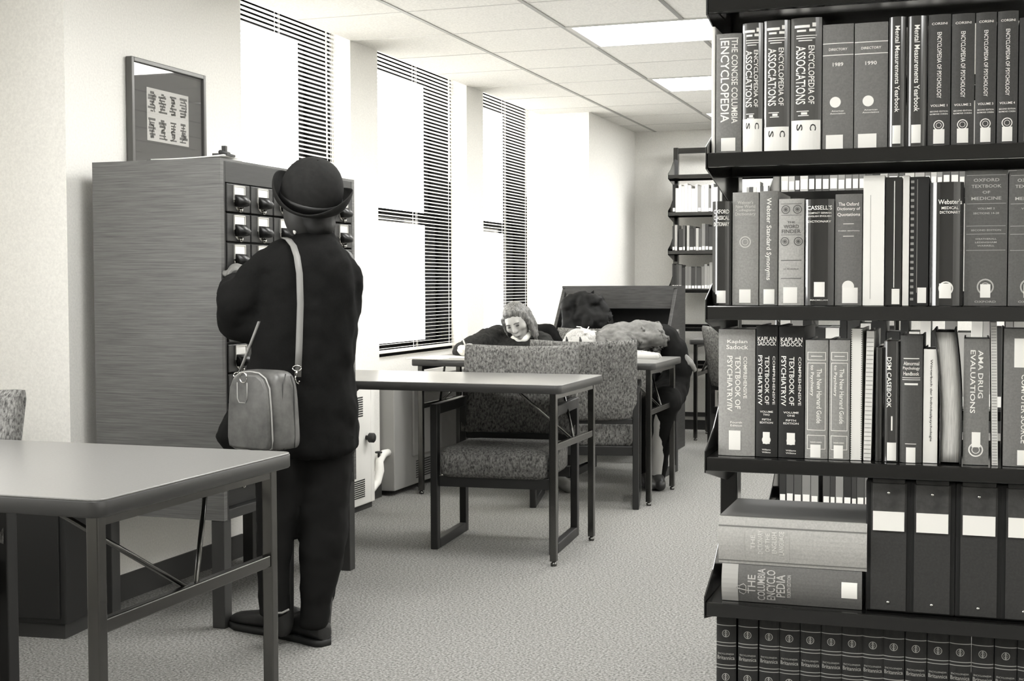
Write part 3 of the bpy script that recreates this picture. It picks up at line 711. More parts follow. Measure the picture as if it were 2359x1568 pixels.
row(LEV[2], 1046, [
 dict(u=(1654, 1733, 758), g=158, label='thick light grey psychiatry textbook at the left end of the third row', texts=[('Kaplan', .52, .90, .55, .035, False), ('Sadock', .52, .86, .6, .035, False), ('COMPREHENSIVE', .74, .62, .10, .33, True), ('TEXTBOOK OF', .54, .58, .15, .42, True), ('PSYCHIATRY/IV', .32, .57, .15, .44, True), ('Fourth', .5, .265, .32, .016, False), ('Edition', .5, .24, .32, .016, False)], tag_=(.3, .62, .045, .2), bulge=.005, depth=.22),
 kap('TWO', 'FIFTH', (1740, 1785, 750), 'dark two volume psychiatry textbook, the spine lettered VOLUME TWO'),
 kap('ONE', 'FIFTH', (1792, 1842, 752), 'dark two volume psychiatry textbook, the spine lettered VOLUME ONE'),
 har((1853, 1904, 783), 'light grey psychiatry guide with boxed title, left of two copies'),
 har((1908, 1956, 783), 'light grey psychiatry guide with boxed title, right of two copies'),
 dict(u=(1958, 1985, 757), g=236, kind='paper', label='wide white spiral bound report on the third row', marks=[(.0, .07, .01+.0165*i, .018+.0165*i) for i in range(60)]+[(.93, 1, .01+.0165*i, .018+.0165*i) for i in range(60)], ink=mat('dark punch', 60, .8), bulge=0),
 dict(u=(1988, 2007, 762), g=226, kind='paper', label='narrow white spiral bound report leaning slightly on the third row', marks=[(.05, .95, .02+.033*i, .025+.033*i) for i in range(29)], ink=mat('grey coil', 150, .4), bulge=0, lean=.018),
 dict(u=(2015, 2032, 800), g=30, kind='gloss', label='thin black book in the gap beside the spiral reports'),
 dict(u=(2034, 2063, 786), g=50, kind='gloss', label='dark narrow casebook with white vertical title on the third row', bulge=.006, texts=[('DSM CASEBOOK', .35, .66, .3, .42, True)], marks=[(.5, .6, .26, .38)], tag_=(.25, .85, .01, .16)),
 dict(u=(2071, 2120, 772), g=78, label='dark grey book with a gilt block near its head, beside the narrow casebook', texts=[('Abnormal', .5, .78, .7, .03, False), ('Psychology', .5, .74, .75, .03, False), ('Handbook', .5, .70, .7, .03, False)], marks=[(.15, .85, .815, .822), (.1, .9, .665, .67), (.1, .9, .65, .655), (.2, .8, .61, .625), (.25, .75, .145, .15)], tag_=(.3, .72, .0, .12), bulge=.008),
 dict(u=(2125, 2160, 804), g=240, kind='paper', label='white paperback with small dark vertical German title', texts=[('Wörterbuch der Individualpsychologie', .52, .55, .2, .72, True)], ink=mat('black print', 50, .6), bulge=.001),
 dict(u=(2217, 2278, 780), g=124, label='grey drug reference lettered AMA DRUG EVALUATIONS', texts=[('AMA DRUG', .66, .72, .2, .38, True), ('EVALUATIONS', .36, .66, .2, .50, True)], marks=[('ring', .5, .12, .014)], tag_=(.34, .68, .14, .26), bulge=.003),
 dict(u=(2284, 2300, 742), g=214, kind='paper', label='thin pale coil bound booklet leaning beside the drug reference', marks=[(.1, .9, .01+.02*i, .015+.02*i) for i in range(49)], ink=mat('grey coil', 150, .4), bulge=0, lean=-.018),
 dict(u=(2309, 2400, 757), g=120, label='broad grey book with a white square patch at the right end of the third row', marks=[(.25, .9, .72, .93)], texts=[('COMPUTER SOURCE', .5, .42, .14, .5, True)], tag_=(.35, .8, .01, .12), depth=.22),
], 'books on the third visible shelf')
# fat unbound volume between the German paperback and the drug reference: page edges face the room
x0 = at_y(2163, 1046, Y1).x; x1 = at_y(2214, 1046, Y1).x
t = thing('book', 'thick slumped volume shelved with its pale page edges outward', 'book', ((x0+x1)/2, Y1, LEV[2]), 0, 'books on the third visible shelf')
def slump(wd, off, z0, z1, ya, yb_, mb):
    rows = []
    for i in range(13):
        s = i/12; zz = z0+(z1-z0)*s; sh = -.012*s+.006*math.sin(s*math.pi)+off
        rows.append([(-wd/2+sh, ya, zz), (wd/2+sh, ya, zz), (wd/2+sh, yb_, zz), (-wd/2+sh, yb_, zz)])
    mb.loft(rows)
m = MB(); slump((x1-x0)*.88, 0, .003, .262, .0, .19, m); m.build('page_block', mat('uneven page edges', 200, .9, noise_scale=60, noise_amt=.14, stretch=(14, 1, .3)), t)
m = MB(); slump(.003, -(x1-x0)*.46, 0, .268, -.004, .195, m); m.build('cover', bmat(60), t)
m = MB(); slump(.003, (x1-x0)*.46, 0, .268, -.004, .195, m); m.build('cover', bmat(60), t)

# fourth row: two books lying flat and four box files
def flat_book(label, u0, u1, z, th, g, depth, texts, tint, extra=None):
    a = at_y(u0, 1300, Y1-.01).x; b = at_y(u1, 1300, Y1-.01).x; L = b-a
    t = thing('book', label, 'book', ((a+b)/2, Y1-.015, z), 0, 'books lying flat on the fourth shelf')
    m = MB(); n = 10; pr = [(depth, .0)]+[(.006-.010*math.sin(math.pi*i/n), th*i/n) for i in range(n+1)]+[(depth, th), (depth, th-.0035), (.012, th-.0035), (.012, .0035), (depth, .0035)]
    m.prism(pr, 'x', -L/2, L/2); m.build('cover', bmat(g), t)
    m = MB(); m.box(-L/2+.004, L/2-.004, .013, depth-.005, .0036, th-.0036); m.build('page_block', PAGES, t)
    def sy(z_): return .006-.010*math.sin(math.pi*max(0, min(1, z_/th)))
    m = MB()
    for s, cx, tw, hh in texts:
        v, f = tmesh(s, .012)
        m.add([((cx-.5)*L-p[1]*tw, sy(th*(.5+p[0]*hh))-.0009, th*(.5+p[0]*hh)) for p in v], f)
    m.build('lettering', tint, t)
    if extra:
        for (nm, a0, a1, b0, b1, mm_) in extra:
            m = MB(); rows = [[((a0-.5)*L+(a1-a0)*L*i, sy(th*(b0+(b1-b0)*j/8))-.0006, th*(b0+(b1-b0)*j/8)) for i in (0, 1)] for j in range(9)]
            m.grid(rows, False); m.build(nm, mm_, t)
    return t
PALE = mat('pale foil', 190, .4)
flat_book('thick encyclopedia lying flat on the fourth shelf, under the pale one', 1664, 1986, LEV[1], .078, 104, .235,
   [('THE', .22, .016, .5), ('COLUMBIA', .29, .016, .85), ('ENCYCLO', .36, .018, .8), ('PEDIA', .43, .018, .6), ('FOURTH EDITION', .49, .008, .6)], PALE,
   [('head_band', .0, .12, 0, 1, mat('light cloth band', 178, .7)), ('call_number_label', .86, .97, .3, .72, LABELM)])
flat_book('thick pale grey reference volume lying on top of the flat encyclopedia', 1656, 1997, LEV[1]+.079, .098, 182, .245,
   [('THE', .24, .009, .3), ('DICTIONARY', .29, .010, .5), ('OF THE', .34, .009, .4), ('ENGLISH', .385, .010, .45), ('LANGUAGE', .435, .010, .5)], mat('faint pale print', 225, .5),
   [('upper_joint', .0, 1, .80, .83, mat('shaded cloth groove', 120, .8)), ('lower_joint', .0, 1, .06, .08, mat('shaded cloth groove', 120, .8)), ('gilt_rule', .175, .18, .12, .9, PALE), ('gilt_rule', .48, .485, .12, .9, PALE)])
tb_ = [o for o in COL.objects if o.get('label', '').startswith('thick pale grey reference')][0]
hx_ = tb_.children[0].data.vertices[-1].co.x-.001
m = MB(); m.box(-hx_, hx_, .012, .243, .0981, .0998); m.build('top_board', mat('grey board cloth', 96, .7), tb_)
bt_ = [o for o in COL.objects if o.get('label', '').startswith('thick encyclopedia lying flat')][0]
m = MB(); m.tube([(-0.0960, -.006, .018), (-0.1040, -.007, .022), (-0.1040, -.008, .036), (-0.0960, -.008, .04), (-0.0910, -.008, .036), (-0.0910, -.007, .022), (-0.0960, -.006, .018)], .0008, 6); m.tube([(-0.1080, -.007, .03), (-0.0860, -.007, .026)], .0008, 6); m.tube([(-0.1060, -.007, .028), (-0.1110, -.0075, .032), (-0.1060, -.0075, .036)], .0008, 6); m.build('crown_emblem', PALE, bt_)
m = None
BOXF = mat('dark grey buckram box', 52, .75, noise_scale=200, noise_amt=.08)
fb = None
for i, (u0, u1) in enumerate(((2001, 2092), (2099, 2195), (2206, 2303), (2312, 2408))):
    a = at_y(u0, 1300, Y1-.01).x; b = at_y(u1, 1300, Y1-.01).x
    l = 'dark pamphlet box with white label band, %s of four' % ('leftmost', 'second from the left', 'third from the left', 'rightmost')[i]
    if fb is None:
        w = b-a+.012
        fb = thing('pamphlet_box', l, 'box', ((a+b)/2, Y1-.01, LEV[1]), 0, 'pamphlet boxes on the fourth shelf')
        m = MB(); m.box(-w/2, w/2, .001, .235, 0, .268); m.build('box_body', mat('box board with gap shade', 18, .8), fb, bevel=.004)  # black and extra wide: its edges stand for the shaded gaps between boxes
        w -= .02; m = MB(); m.box(-w/2, w/2, -.001, .001, .004, .262); m.build('front_panel', BOXF, fb)
        m = MB(); m.box(-w/2+.003, w/2-.003, -.003, 0, .195, .262); m.prism([(-.003, .262), (.0, .271), (.11, .273), (.11, .268), (.004, .268)], 'x', -w/2+.003, w/2-.003); m.build('flap', mat('soft flap cloth', 62, .6, noise_scale=30, noise_amt=.2), fb, bevel=.002)
        m = MB(); m.box(-w/2+.004, w/2-.004, -.0045, -.0031, .166, .205); m.build('label_band', LABELM, fb)
        for zz in (.243, .020):
            m = MB(); m.lathe([(.0035, 0), (.003, .002), (.0012, .003)], (0, -.0032 if zz > .1 else 0, zz), 12, Matrix.Rotation(R(90), 3, 'X')); m.build('snap_button', STEEL, fb)
    else:
        dup(fb, None, l, ((a+b)/2, Y1-.01, LEV[1]))
# fifth row: encyclopedia set
us = [1650, 1700, 1749, 1796, 1844, 1892, 1940, 1988, 2036, 2087, 2138, 2189, 2241, 2294, 2347]
bv = None
order = ['first', 'second', 'third', 'fourth', 'fifth', 'sixth', 'seventh', 'eighth', 'ninth', 'tenth', 'eleventh', 'twelfth', 'thirteenth', 'fourteenth', 'fifteenth']
for i, u in enumerate(us):
    a = at_y(u, 1480, Y1).x; w = at_y(u+46.5, 1480, Y1).x-a
    l = 'dark gilt-ruled encyclopedia volume, %s from the left on the lowest shelf' % order[i]
    if bv is None:
        bv = book('encyclopedia_volume', l, 'matching encyclopedia volumes on the lowest shelf', a, a+w, Y1, LEV[0], .272, 36, 'cloth',
            texts=[('ENCYCLOPAEDIA', .5, .715, .82, .013, False), ('Britannica', .5, .685, .88, .03, False), ('Volume', .5, .3, .5, .02, False)],
            marks=[(0, 1, .935, .941), (0, 1, .80, .806), (0, 1, .775, .781), (0, 1, .625, .631), (0, 1, .60, .606), (0, 1, .46, .466), (0, 1, .44, .446), (0, 1, .1, .106), ('ring', .5, .875, .008), ('ring', .5, .535, .008), (.47, .53, .85, .90), (.47, .53, .51, .56)], ink=mat('tarnished foil', 170, .35, .3), depth=.22, bulge=.006)
    else: dup(bv, None, l, (a+w/2, Y1, LEV[0]))
# sixth: row above the frame top
u = 1652
for i, (w, g) in enumerate(((40, 96), (38, 96), (60, 44), (64, 120), (52, 60), (48, 60), (70, 90), (66, 140), (60, 60), (60, 60), (60, 110), (60, 60))):
    a = at_y(u, 8, Y1).x; b = at_y(u+w-3, 8, Y1).x; u += w
    book('book', 'book foot just showing at the top edge of the picture, on the highest shelf', 'books on the highest shelf', a, b, Y1+.03, LEV[5], .25+.01*(i % 3), g, tag_=(.2, .8, .02, .12))

# ------------------------------------------------------------------ smaller books on the farther ranges: one mesh each
_sb = {}
def small_book(label, group, x, y, z, w, h, g, lean=0, d=.17, kind=0):
    key = (g, kind)
    if key not in _sb:
        m = MB(); m.box(-.5, .5, 0, 1, 0, 1); m.cur = 1; m.box(-.40, .40, -.006, 0, .03, .16)
        if kind: m.cur = 1; m.box(-.3, .3, -.004, 0, .45, .9)
        o = m.build('book', [bmat(g, 'cloth'), LABELM]); _sb[key] = o.data
    else:
        o = bpy.data.objects.new('book', _sb[key]); COL.objects.link(o)
    o.location = (x, y, z); o.scale = (w, d, h); o.rotation_euler = (0, lean, 0)
    return tag(o, label, 'book', group)
def tone_word(g): return 'white' if g > 200 else 'pale' if g > 140 else 'grey' if g > 80 else 'black'
def fill(x0, x1, y, z, hmax, group, where, pal, wr=(.016, .036), seed=1, leany=0.0, d=.17):
    r = random.Random(seed); x = x0
    while x < x1-.02:
        w = r.uniform(*wr); g = r.choice(pal); h = hmax*r.uniform(.8, 1)
        if r.random() < .05: x += .012; continue
        ln = 0
        small_book('%s spined book with white foot label, %s' % (tone_word(g), where), group, x+w/2, y, z, w*.94, h, g, ln, d)
        x += w
PAL1 = (235, 225, 176, 150, 120, 60, 50, 200, 40, 235)
PAL2 = (60, 70, 50, 90, 110, 45, 60, 180, 60, 130)
PAL3 = (70, 50, 90, 120, 60, 150, 45, 100, 60)
for s, (xa) in enumerate((BX3+.03, BX3+.93)):
    fill(xa, xa+.84, Y3, LEV[5], .235, 'upper row of the back wall range', 'upper row, back wall range', PAL1 if s == 0 else (235, 200, 60, 50, 220, 90), seed=11+s)
    if s: continue
    fill(xa, xa+.84, Y3, LEV[4], .22, 'second row of the back wall range', 'second row, back wall range', PAL2, seed=21+s)
    fill(xa, xa+.84, Y3, LEV[3], .22, 'third row of the back wall range', 'third row, back wall range', PAL3, seed=31+s)
#fill(, .22, 'fourth row of the back wall range', 'on the fourth row of the back wall range', PAL3, seed=41)
#fill(, BX3+2.7, Y3, LEV[5], .235, 'upper row of the farther back wall range', 'on the upper row of the range farther right', (235, 200, 220, 90, 235, 180), seed=51)
fill(BX2+.03, BX2+.9, Y2, LEV[4], .24, 'top row of the range behind', 'top row, range behind the foreground', (120, 150, 90, 60, 200, 176), (.014, .03), seed=61, d=.19)
#fill(, .22, 'second row of the range behind', 'on the second row of the range behind the foreground one', PAL3, (.018, .04), seed=62, d=.19)
fill(BX2+.03, BX2+.9, Y2, LEV[2], .27, 'third row of the range behind', 'third row, range behind the foreground', (40, 60, 225, 150, 50, 45, 180), (.02, .045), seed=63, d=.19)
fill(BX2+.03, BX2+.30, Y2, LEV[1], .24, 'fourth row of the range behind', 'fourth row, range behind the foreground', (130, 80, 110, 60, 140, 45), (.015, .026), seed=64, d=.19)
m = None
# ------------------------------------------------------------------ people
UP = Vector((0, 0, 1))
def ring(u0, u1, v, d, th, n=20, e=.8):
    c = P((u0+u1)/2, v, d); w = (u1-u0)/2*d/F_PX; out = []
    for k in range(n):
        a = 2*math.pi*k/n; ca, sa = math.cos(a), math.sin(a)
        out.append(c + RT*w*math.copysign(abs(ca)**e, ca) + FW*th*math.copysign(abs(sa)**e, sa))
    return out
def axes(roll, tilt, yaw=0):
    return Matrix((RT, FW, UP)).transposed() @ Matrix.Rotation(yaw, 3, 'Z') @ Matrix.Rotation(roll, 3, 'Y') @ Matrix.Rotation(tilt, 3, 'X')
SKIN2 = mat('dark skin tone', 48, .55)  # darker skin tone of the standing reader

# --- standing reader in a bowler hat
D = 4.46
g = at_z(680, 1478, 0)
p1 = thing('person', 'person standing in a long black coat and bowler hat, back turned, at the card catalogue', 'person', (0, 0, 0))
def body(mb):
    mb.ball(P(708, 488, D+.02), .078, .095, .105)
    cap(mb, P(716, 520, D+.02), P(722, 575, D+.02), .052, .058)
    mb.loft([ring(655, 790, 590, D+.02, .08), ring(640, 800, 640, D+.02, .10), ring(650, 790, 760, D+.02, .10), ring(640, 790, 900, D+.02, .11), ring(640, 795, 960, D+.02, .11)])
    chain(mb, [P(650, 605, D), P(548, 705, D-.06), P(546, 640, D+.16)], [.05, .042, .03])
    chain(mb, [P(785, 605, D+.02), P(800, 705, D+.12), P(740, 740, D+.30)], [.05, .042, .03])
    chain(mb, [P(670, 940, D), P(640, 1200, D-.04), P(650, 1440, D)], [.08, .055, .04])
    chain(mb, [P(750, 940, D), P(742, 1200, D+.03), P(735, 1450, D)], [.08, .055, .04])
blob('body', body, SKIN2, p1, .012, 4)
def hand(mb, wrist, fwd, side, up, s=1.0, curl=.5):
    """palm with four curled fingers and a thumb from its side"""
    palm = wrist + fwd*.075*s
    mb.tube([wrist, wrist+fwd*.03*s, palm], [.024*s, .03*s, .032*s], 12); mb.ball(palm, .031*s); mb.ball(wrist+fwd*.045*s+side*.01*s, .033*s)
    for i, (o, L) in enumerate(((-.027, .062), (-.009, .072), (.009, .068), (.026, .052))):
        a = palm + side*o*s; b = a + (fwd*math.cos(curl*.6)-up*math.sin(curl*.6))*L*.45*s
        c_ = b + (fwd*math.cos(curl*1.6)-up*math.sin(curl*1.6))*L*.32*s; e = c_ + (fwd*math.cos(curl*2.6)-up*math.sin(curl*2.6))*L*.25*s
        chain(mb, [a, b, c_, e], [.0095*s, .009*s, .008*s, .007*s])
    t0 = wrist + fwd*.03*s - side*.028*s; t1 = t0 + (fwd*.7-side*.7)*.032*s; t2 = t1 + (fwd-side*.1-up*.4)*.028*s
    chain(mb, [t0, t1, t2], [.012*s, .010*s, .008*s])
def hands1(mb):
    hand(mb, P(540, 634, D+.16), (UP*.15+FW*.9-RT*.1).normalized(), RT, UP)
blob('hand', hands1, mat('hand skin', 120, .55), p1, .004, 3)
def coatb(mb):
    T = .135
    mb.loft([ring(683, 768, 538, D, .06), ring(664, 782, 556, D, .085), ring(630, 806, 580, D, .11), ring(606, 820, 606, D, .125), ring(596, 826, 650, D, T), ring(590, 824, 720, D, T), ring(584, 818, 790, D, T),
             ring(570, 817, 850, D, T), ring(543, 820, 910, D, T+.005), ring(516, 826, 965, D, T+.01), ring(499, 830, 1000, D, T+.015), ring(520, 829, 1032, D, T+.01), ring(560, 812, 1046, D, T)])
    chain(mb, [P(655, 592, D), P(598, 640, D-.03), P(548, 702, D-.05), P(545, 738, D-.02)], [.066, .072, .072, .066])
    chain(mb, [P(545, 690, D-.04), P(547, 655, D+.12)], [.072, .050])
    chain(mb, [P(548, 735, D-.02), P(600, 760, D-.02)], [.066, .06])
    chain(mb, [P(776, 604, D), P(798, 640, D+.02), P(795, 712, D+.05)], [.058, .064, .060])
    chain(mb, [P(795, 712, D+.05), P(770, 745, D+.2)], [.060, .05])
    chain(mb, [P(700, 546, D), P(760, 552, D)], [.035, .035])
blob('long_coat', coatb, BLACKCOAT, p1, .011, 6, .012, 9)
def trous(mb):
    mb.loft([ring(588, 700, 1010, D-.05, .10), ring(589, 692, 1120, D-.05, .09), ring(592, 676, 1230, D-.05, .085), ring(596, 668, 1330, D-.05, .08), ring(600, 672, 1412, D-.04, .085)])
    mb.loft([ring(676, 812, 1010, D, .10), ring(682, 808, 1120, D, .095), ring(690, 802, 1230, D, .09), ring(692, 784, 1320, D, .085), ring(692, 764, 1400, D+.01, .085), ring(690, 762, 1440, D+.01, .08)])
blob('trousers', trous, mat('black trouser cloth', 27, 1.0, spec=.1), p1, .011, 5, .008, 10)
def shoe(u0, v0, u1, v1, nm='shoe'):
    a = at_z(u0, v0, 0); b = at_z(u1, v1, 0); d = (b-a).normalized(); b = a+d*max((b-a).length, .26); s = d.cross(UP)
    rings = []
    for i, (t, w, h) in enumerate(((0, .022, .05), (.02, .034, .075), (.12, .037, .095), (.3, .036, .10), (.45, .038, .085), (.62, .044, .062), (.8, .046, .052), (.93, .036, .042), (1, .016, .025))):
        c = a+(b-a)*t
        rings.append([c+s*w*math.cos(2*math.pi*k/14)+UP*(h*.5+.012+h*.5*math.sin(2*math.pi*k/14)) for k in range(14)])
    m = MB(); m.loft(rings); o = m.build(nm, mat('black shoe leather', 30, .4), p1, sub=1)
    m = MB(); out = []
    for z in (0, .022): out.append([a+(b-a)*t+s*sg*w+UP*z for sg, seq in ((1, ((0, .02), (.05, .036), (.3, .036), (.6, .047), (.85, .047), (1, .02))), (-1, ((1, .02), (.85, .047), (.6, .047), (.3, .036), (.05, .036), (0, .02)))) for t, w in seq])
    m.loft(out); m.build('sole', mat('black rubber sole', 22, .7), o)
    m = MB(); m.tube([a+(b-a)*t+s*w+UP*.024 for t, w in ((.05, .037), (.2, .038), (.4, .04), (.6, .048), (.8, .048), (.95, .035))], .0022, 6); m.build('welt', mat('worn welt', 150, .6), o)
shoe(712, 1474, 535, 1440); shoe(752, 1488, 610, 1450)
m = MB(); m.tube([P(618, 1406, D-.13), P(632, 1412, D-.14), P(650, 1411, D-.14), P(666, 1403, D-.13)], .0035, 6); m.build('trouser_cuff_piping', mat('worn piping', 130, .7), p1)
# hat
HM = axes(R(15), R(24)); hc = P(714, 466, D+.01)
m = MB(); prof = []
for k in range(40):
    pass
HATM = mat('black felt', 33, .95, noise_scale=60, noise_amt=.1, spec=.15)
m = MB(); rows = []
for r_, z_ in ((.0, .150), (.03, .147), (.06, .136), (.083, .113), (.098, .08), (.103, .048), (.102, .018), (.100, .004)):
    rows.append([hc+HM @ Vector((r_*math.cos(a), r_*1.08*math.sin(a), z_)) for a in [2*math.pi*k/32 for k in range(32)]])
m.grid(rows, True, True); m.build('hat_crown', HATM, p1, solid=.003, sub=1)
m = MB(); rows = []
for t, lift in ((0, 0), (.35, -.003), (.7, .002), (1.0, .012), (1.08, .022), (1.04, .028)):
    row_ = []
    for k in range(40):
        a = 2*math.pi*k/40; rr_ = .099+.034*t*(.85+.15*abs(math.sin(a)))
        zz = lift*(.5+1.5*math.cos(a)**2)+.016*t*math.cos(a)**2
        row_.append(hc+HM @ Vector((rr_*math.cos(a), rr_*1.08*math.sin(a), zz)))
    rows.append(row_)
m.grid(rows, True, True); m.build('hat_brim', HATM, p1, solid=.004, sub=1)
m = MB(); m.grid([[hc+HM @ Vector(((r_)*math.cos(a), r_*1.08*math.sin(a), z_)) for a in [2*math.pi*k/32 for k in range(32)]] for r_, z_ in ((.1035, .002), (.1045, .02), (.1040, .030))], True, True); m.build('hat_band', mat('black grosgrain', 24, .5), p1, solid=.001)
def hair1(mb):
    mb.ball(P(722, 478, D+.01), .084, .092, .10); mb.ball(P(734, 518, D-.01), .055, .065, .045)
blob('hair', hair1, DARKHAIR, p1, .009, 4, .004, 40)
m = MB(); m.ball(P(674, 507, D-.02), .006, .004, .011); m.ball(P(679, 532, D-.04), .006, .004, .011); m.build('earring', WHITE, p1)

# --- shoulder bag
DB = 4.22
bc = P(612, 940, DB)
bag = thing('shoulder_bag', 'scuffed tan leather shoulder bag hanging on the standing person\'s hip', 'bag', tuple(bc))
phi = R(36); WA = RT*math.cos(phi)-FW*math.sin(phi); TA = FW*math.cos(phi)+RT*math.sin(phi)
def bring(hw, ht, z, off=0, n=28, e=.42, sh=0):
    out = []
    for k in range(n):
        a = 2*math.pi*k/n; ca, sa = math.cos(a), math.sin(a)
        out.append(WA*(hw*math.copysign(abs(ca)**e, ca)+sh)+TA*(ht*math.copysign(abs(sa)**e, sa)+off)+UP*z)
    return out
prof = ((.060, .02, .122), (.078, .035, .118), (.092, .048, .105), (.100, .055, .08), (.104, .060, .03), (.107, .062, -.04), (.109, .064, -.09), (.107, .063, -.115), (.098, .055, -.128))
m = MB(); m.loft([bring(*q) for q in reversed(prof)]); m.build('bag_body', LEATHER, bag, sub=1)
m = MB()   # front pocket panel raised from the body
fr_ = []
for dy, sc in ((-.060, 1.0), (-.075, .985), (-.078, .93)):
    loop = []
    for hw, z in ((.040, .112), (.066, .098), (.082, .07), (.090, .0), (.094, -.09), (.088, -.118), (.07, -.123)): loop.append(WA*hw*sc+TA*dy+UP*z*sc)
    for hw, z in reversed(((.040, .112), (.066, .098), (.082, .07), (.090, .0), (.094, -.09), (.088, -.118), (.07, -.123))): loop.append(-WA*hw*sc+TA*dy+UP*z*sc)
    fr_.append(loop)
m.loft(fr_); m.build('front_pocket', LEATHER, bag, bevel=.003)
m = MB(); m.tube([WA*x_+TA*-.064+UP*z_ for x_, z_ in ((-.07, -.124), (-.093, -.115), (-.097, -.09), (-.092, 0), (-.085, .07), (-.068, .1), (-.04, .115), (0, .119), (.04, .115), (.068, .1), (.085, .07), (.092, 0), (.097, -.09), (.093, -.115), (.07, -.124), (0, -.128), (-.07, -.124))], .0028, 6); m.build('piping', mat('pale leather piping', 150, .5), bag)
m = MB(); m.tube([WA*.1+TA*t_+UP*z_ for t_, z_ in ((-.02, -.122), (-.024, -.06), (-.026, .03), (-.022, .08), (-.01, .112))], .0022, 6); m.tube([WA*.106+TA*t_+UP*z_ for t_, z_ in ((.02, -.12), (.022, -.06), (.02, .03), (.018, .075), (.006, .105))], .0022, 6); m.build('zip_seam', mat('dark seam', 60, .6), bag)
m = MB(); m.tube([WA*(x_-.02)+TA*-.079+UP*(z_) for x_, z_ in ((-.022, .085), (-.022, .035), (-.014, .022), (.014, .022), (.022, .035), (.022, .085))], .0016, 6); m.build('tab_stitching', mat('pale leather piping', 150), bag)
m = MB(); m.tube([WA*(.016*math.cos(a)-.015)+TA*-.078+UP*(.100+.016*math.sin(a)) for a in [2*math.pi*k/16 for k in range(17)]], .0022, 6); m.build('metal_ring', STEEL, bag)
LS = lambda u, v, d: P(u, v, d)-bc
m = MB()
def ribbon(mb, pts, w, t=.0025):
    for i in range(len(pts)-1): mb.bar(pts[i], pts[i+1], w, t, up=-FW)
pts = [LS(686, 868, DB+.05), LS(689, 800, DB+.05), LS(692, 700, DB+.06), LS(690, 630, DB+.065), LS(684, 590, DB+.08), LS(676, 566, DB+.11), LS(664, 551, DB+.16), LS(654, 547, DB+.23)]
rows = [[p-RT*.0105, p+RT*.0105] for p in pts]; m.grid(rows); m.build('shoulder_strap', LEATHER2, bag, solid=.003)
m = MB(); pts = [LS(547, 868, DB+.0), LS(562, 832, DB+.0), LS(580, 785, DB+.02), LS(597, 740, DB+.06)]
m.grid([[p-RT*.002-FW*.008, p+RT*.002+FW*.008] for p in pts]); m.build('shoulder_strap', LEATHER2, bag, solid=.003)
for (u, v, s_) in ((684, 846, 1), (548, 862, -1)):
    m = MB(); q0 = LS(u, v+2, DB+.045 if s_ > 0 else DB-.005)
    m.tube([q0+RT*.014*math.cos(a)+UP*.009*math.sin(a) for a in [2*math.pi*k/12 for k in range(13)]], .002, 6)
    m.tube([q0-UP*.009, q0-UP*.022-RT*.003], .0035, 8); m.tube([q0-UP*.022-RT*.003, q0-UP*.032-RT*.006, q0-UP*.045-RT*.002, q0-UP*.050+RT*.005, q0-UP*.04+RT*.007], .0022, 6)
    m.build('swivel_clip', STEEL, bag)

# --- seated woman writing
DW = 8.35
p2 = thing('person', 'woman with shoulder-length fair hair and dark sweater, seated, bent over her writing', 'person', (0, 0, 0))
HW = axes(R(-14), R(30), R(-22))      # head: bent down, turned a little to the left of the picture
hcn = P(1190, 738, DW-.05)
hv = lambda x, y, z: hcn + HW @ Vector((x, y, z))
def wbody(mb):
    mb.ball(hcn, .072, .088, .100, HW)                       # skull
    mb.ball(hv(0, -.028, -.050), .052, .052, .060, HW)       # jaw
    mb.ball(hv(0, -.058, -.088), .022, .020, .018, HW)       # chin
    chain(mb, [hv(0, -.080, .012), hv(0, -.098, -.026)], [.009, .013]); mb.ball(hv(-.010, -.088, -.030), .008); mb.ball(hv(.010, -.088, -.030), .008)
    for s_ in (-1, 1):
        mb.ball(hv(s_*.040, -.048, -.022), .026, .026, .026, HW)  # cheeks
        mb.ball(hv(s_*.026, -.074, .024), .020, .010, .007, HW)   # brow
        mb.ball(hv(s_*.072, .0, -.01), .010, .016, .024, HW)      # ears
    mb.ball(hv(0, -.082, -.056), .020, .010, .006, HW); mb.ball(hv(0, -.080, -.064), .017, .010, .006, HW)
    cap(mb, hv(0, .03, -.06), P(1207, 785, DW+.06), .05, .056)
    mb.loft([ring(1150, 1258, 795, DW+.05, .07), ring(1145, 1262, 830, DW+.08, .09), ring(1160, 1250, 900, DW+.12, .09), ring(1150, 1258, 960, DW+.15, .11)])
    chain(mb, [P(1128, 790, DW+.03), P(1060, 806, DW-.22), P(1066, 806, DW-.45)], [.045, .036, .026])
    chain(mb, [P(1250, 795, DW+.05), P(1262, 812, DW-.2), P(1200, 818, DW-.40)], [.045, .036, .026])
    chain(mb, [P(1180, 950, DW+.1), P(1150, 970, DW-.35), P(1160, 1125, DW-.3)], [.07, .05, .035])
    chain(mb, [P(1230, 950, DW+.1), P(1262, 985, DW-.5), P(1288, 1120, DW-.50)], [.07, .05, .035])
blob('body', wbody, SKIN, p2, .0065, 3)
def whand(mb): hand(mb, P(1064, 808, DW-.42), (RT*.55-FW*.75+UP*.12).normalized(), (RT*.8+FW*.5).normalized(), UP, 1.15, .75)
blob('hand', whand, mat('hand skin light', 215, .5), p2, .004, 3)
for s_ in (-1, 1):      # eyes
    e = MB(); e.ball(hv(s_*.028, -.082, .006), .012, .006, .0055, HW); ey = e.build('eye', mat('lash dark', 60, .4), p2)
    e = MB(); e.tube([hv(s_*.012, -.091, .024), hv(s_*.028, -.093, .029), hv(s_*.044, -.083, .023)], .0028, 6); e.build('eyebrow', mat('brow hair', 90, .8), p2)
m = MB(); m.tube([hv(-.018, -.090, -.060), hv(0, -.095, -.059), hv(.018, -.090, -.060)], .0035, 6); m.build('lips', mat('lip tone', 130, .5), p2)
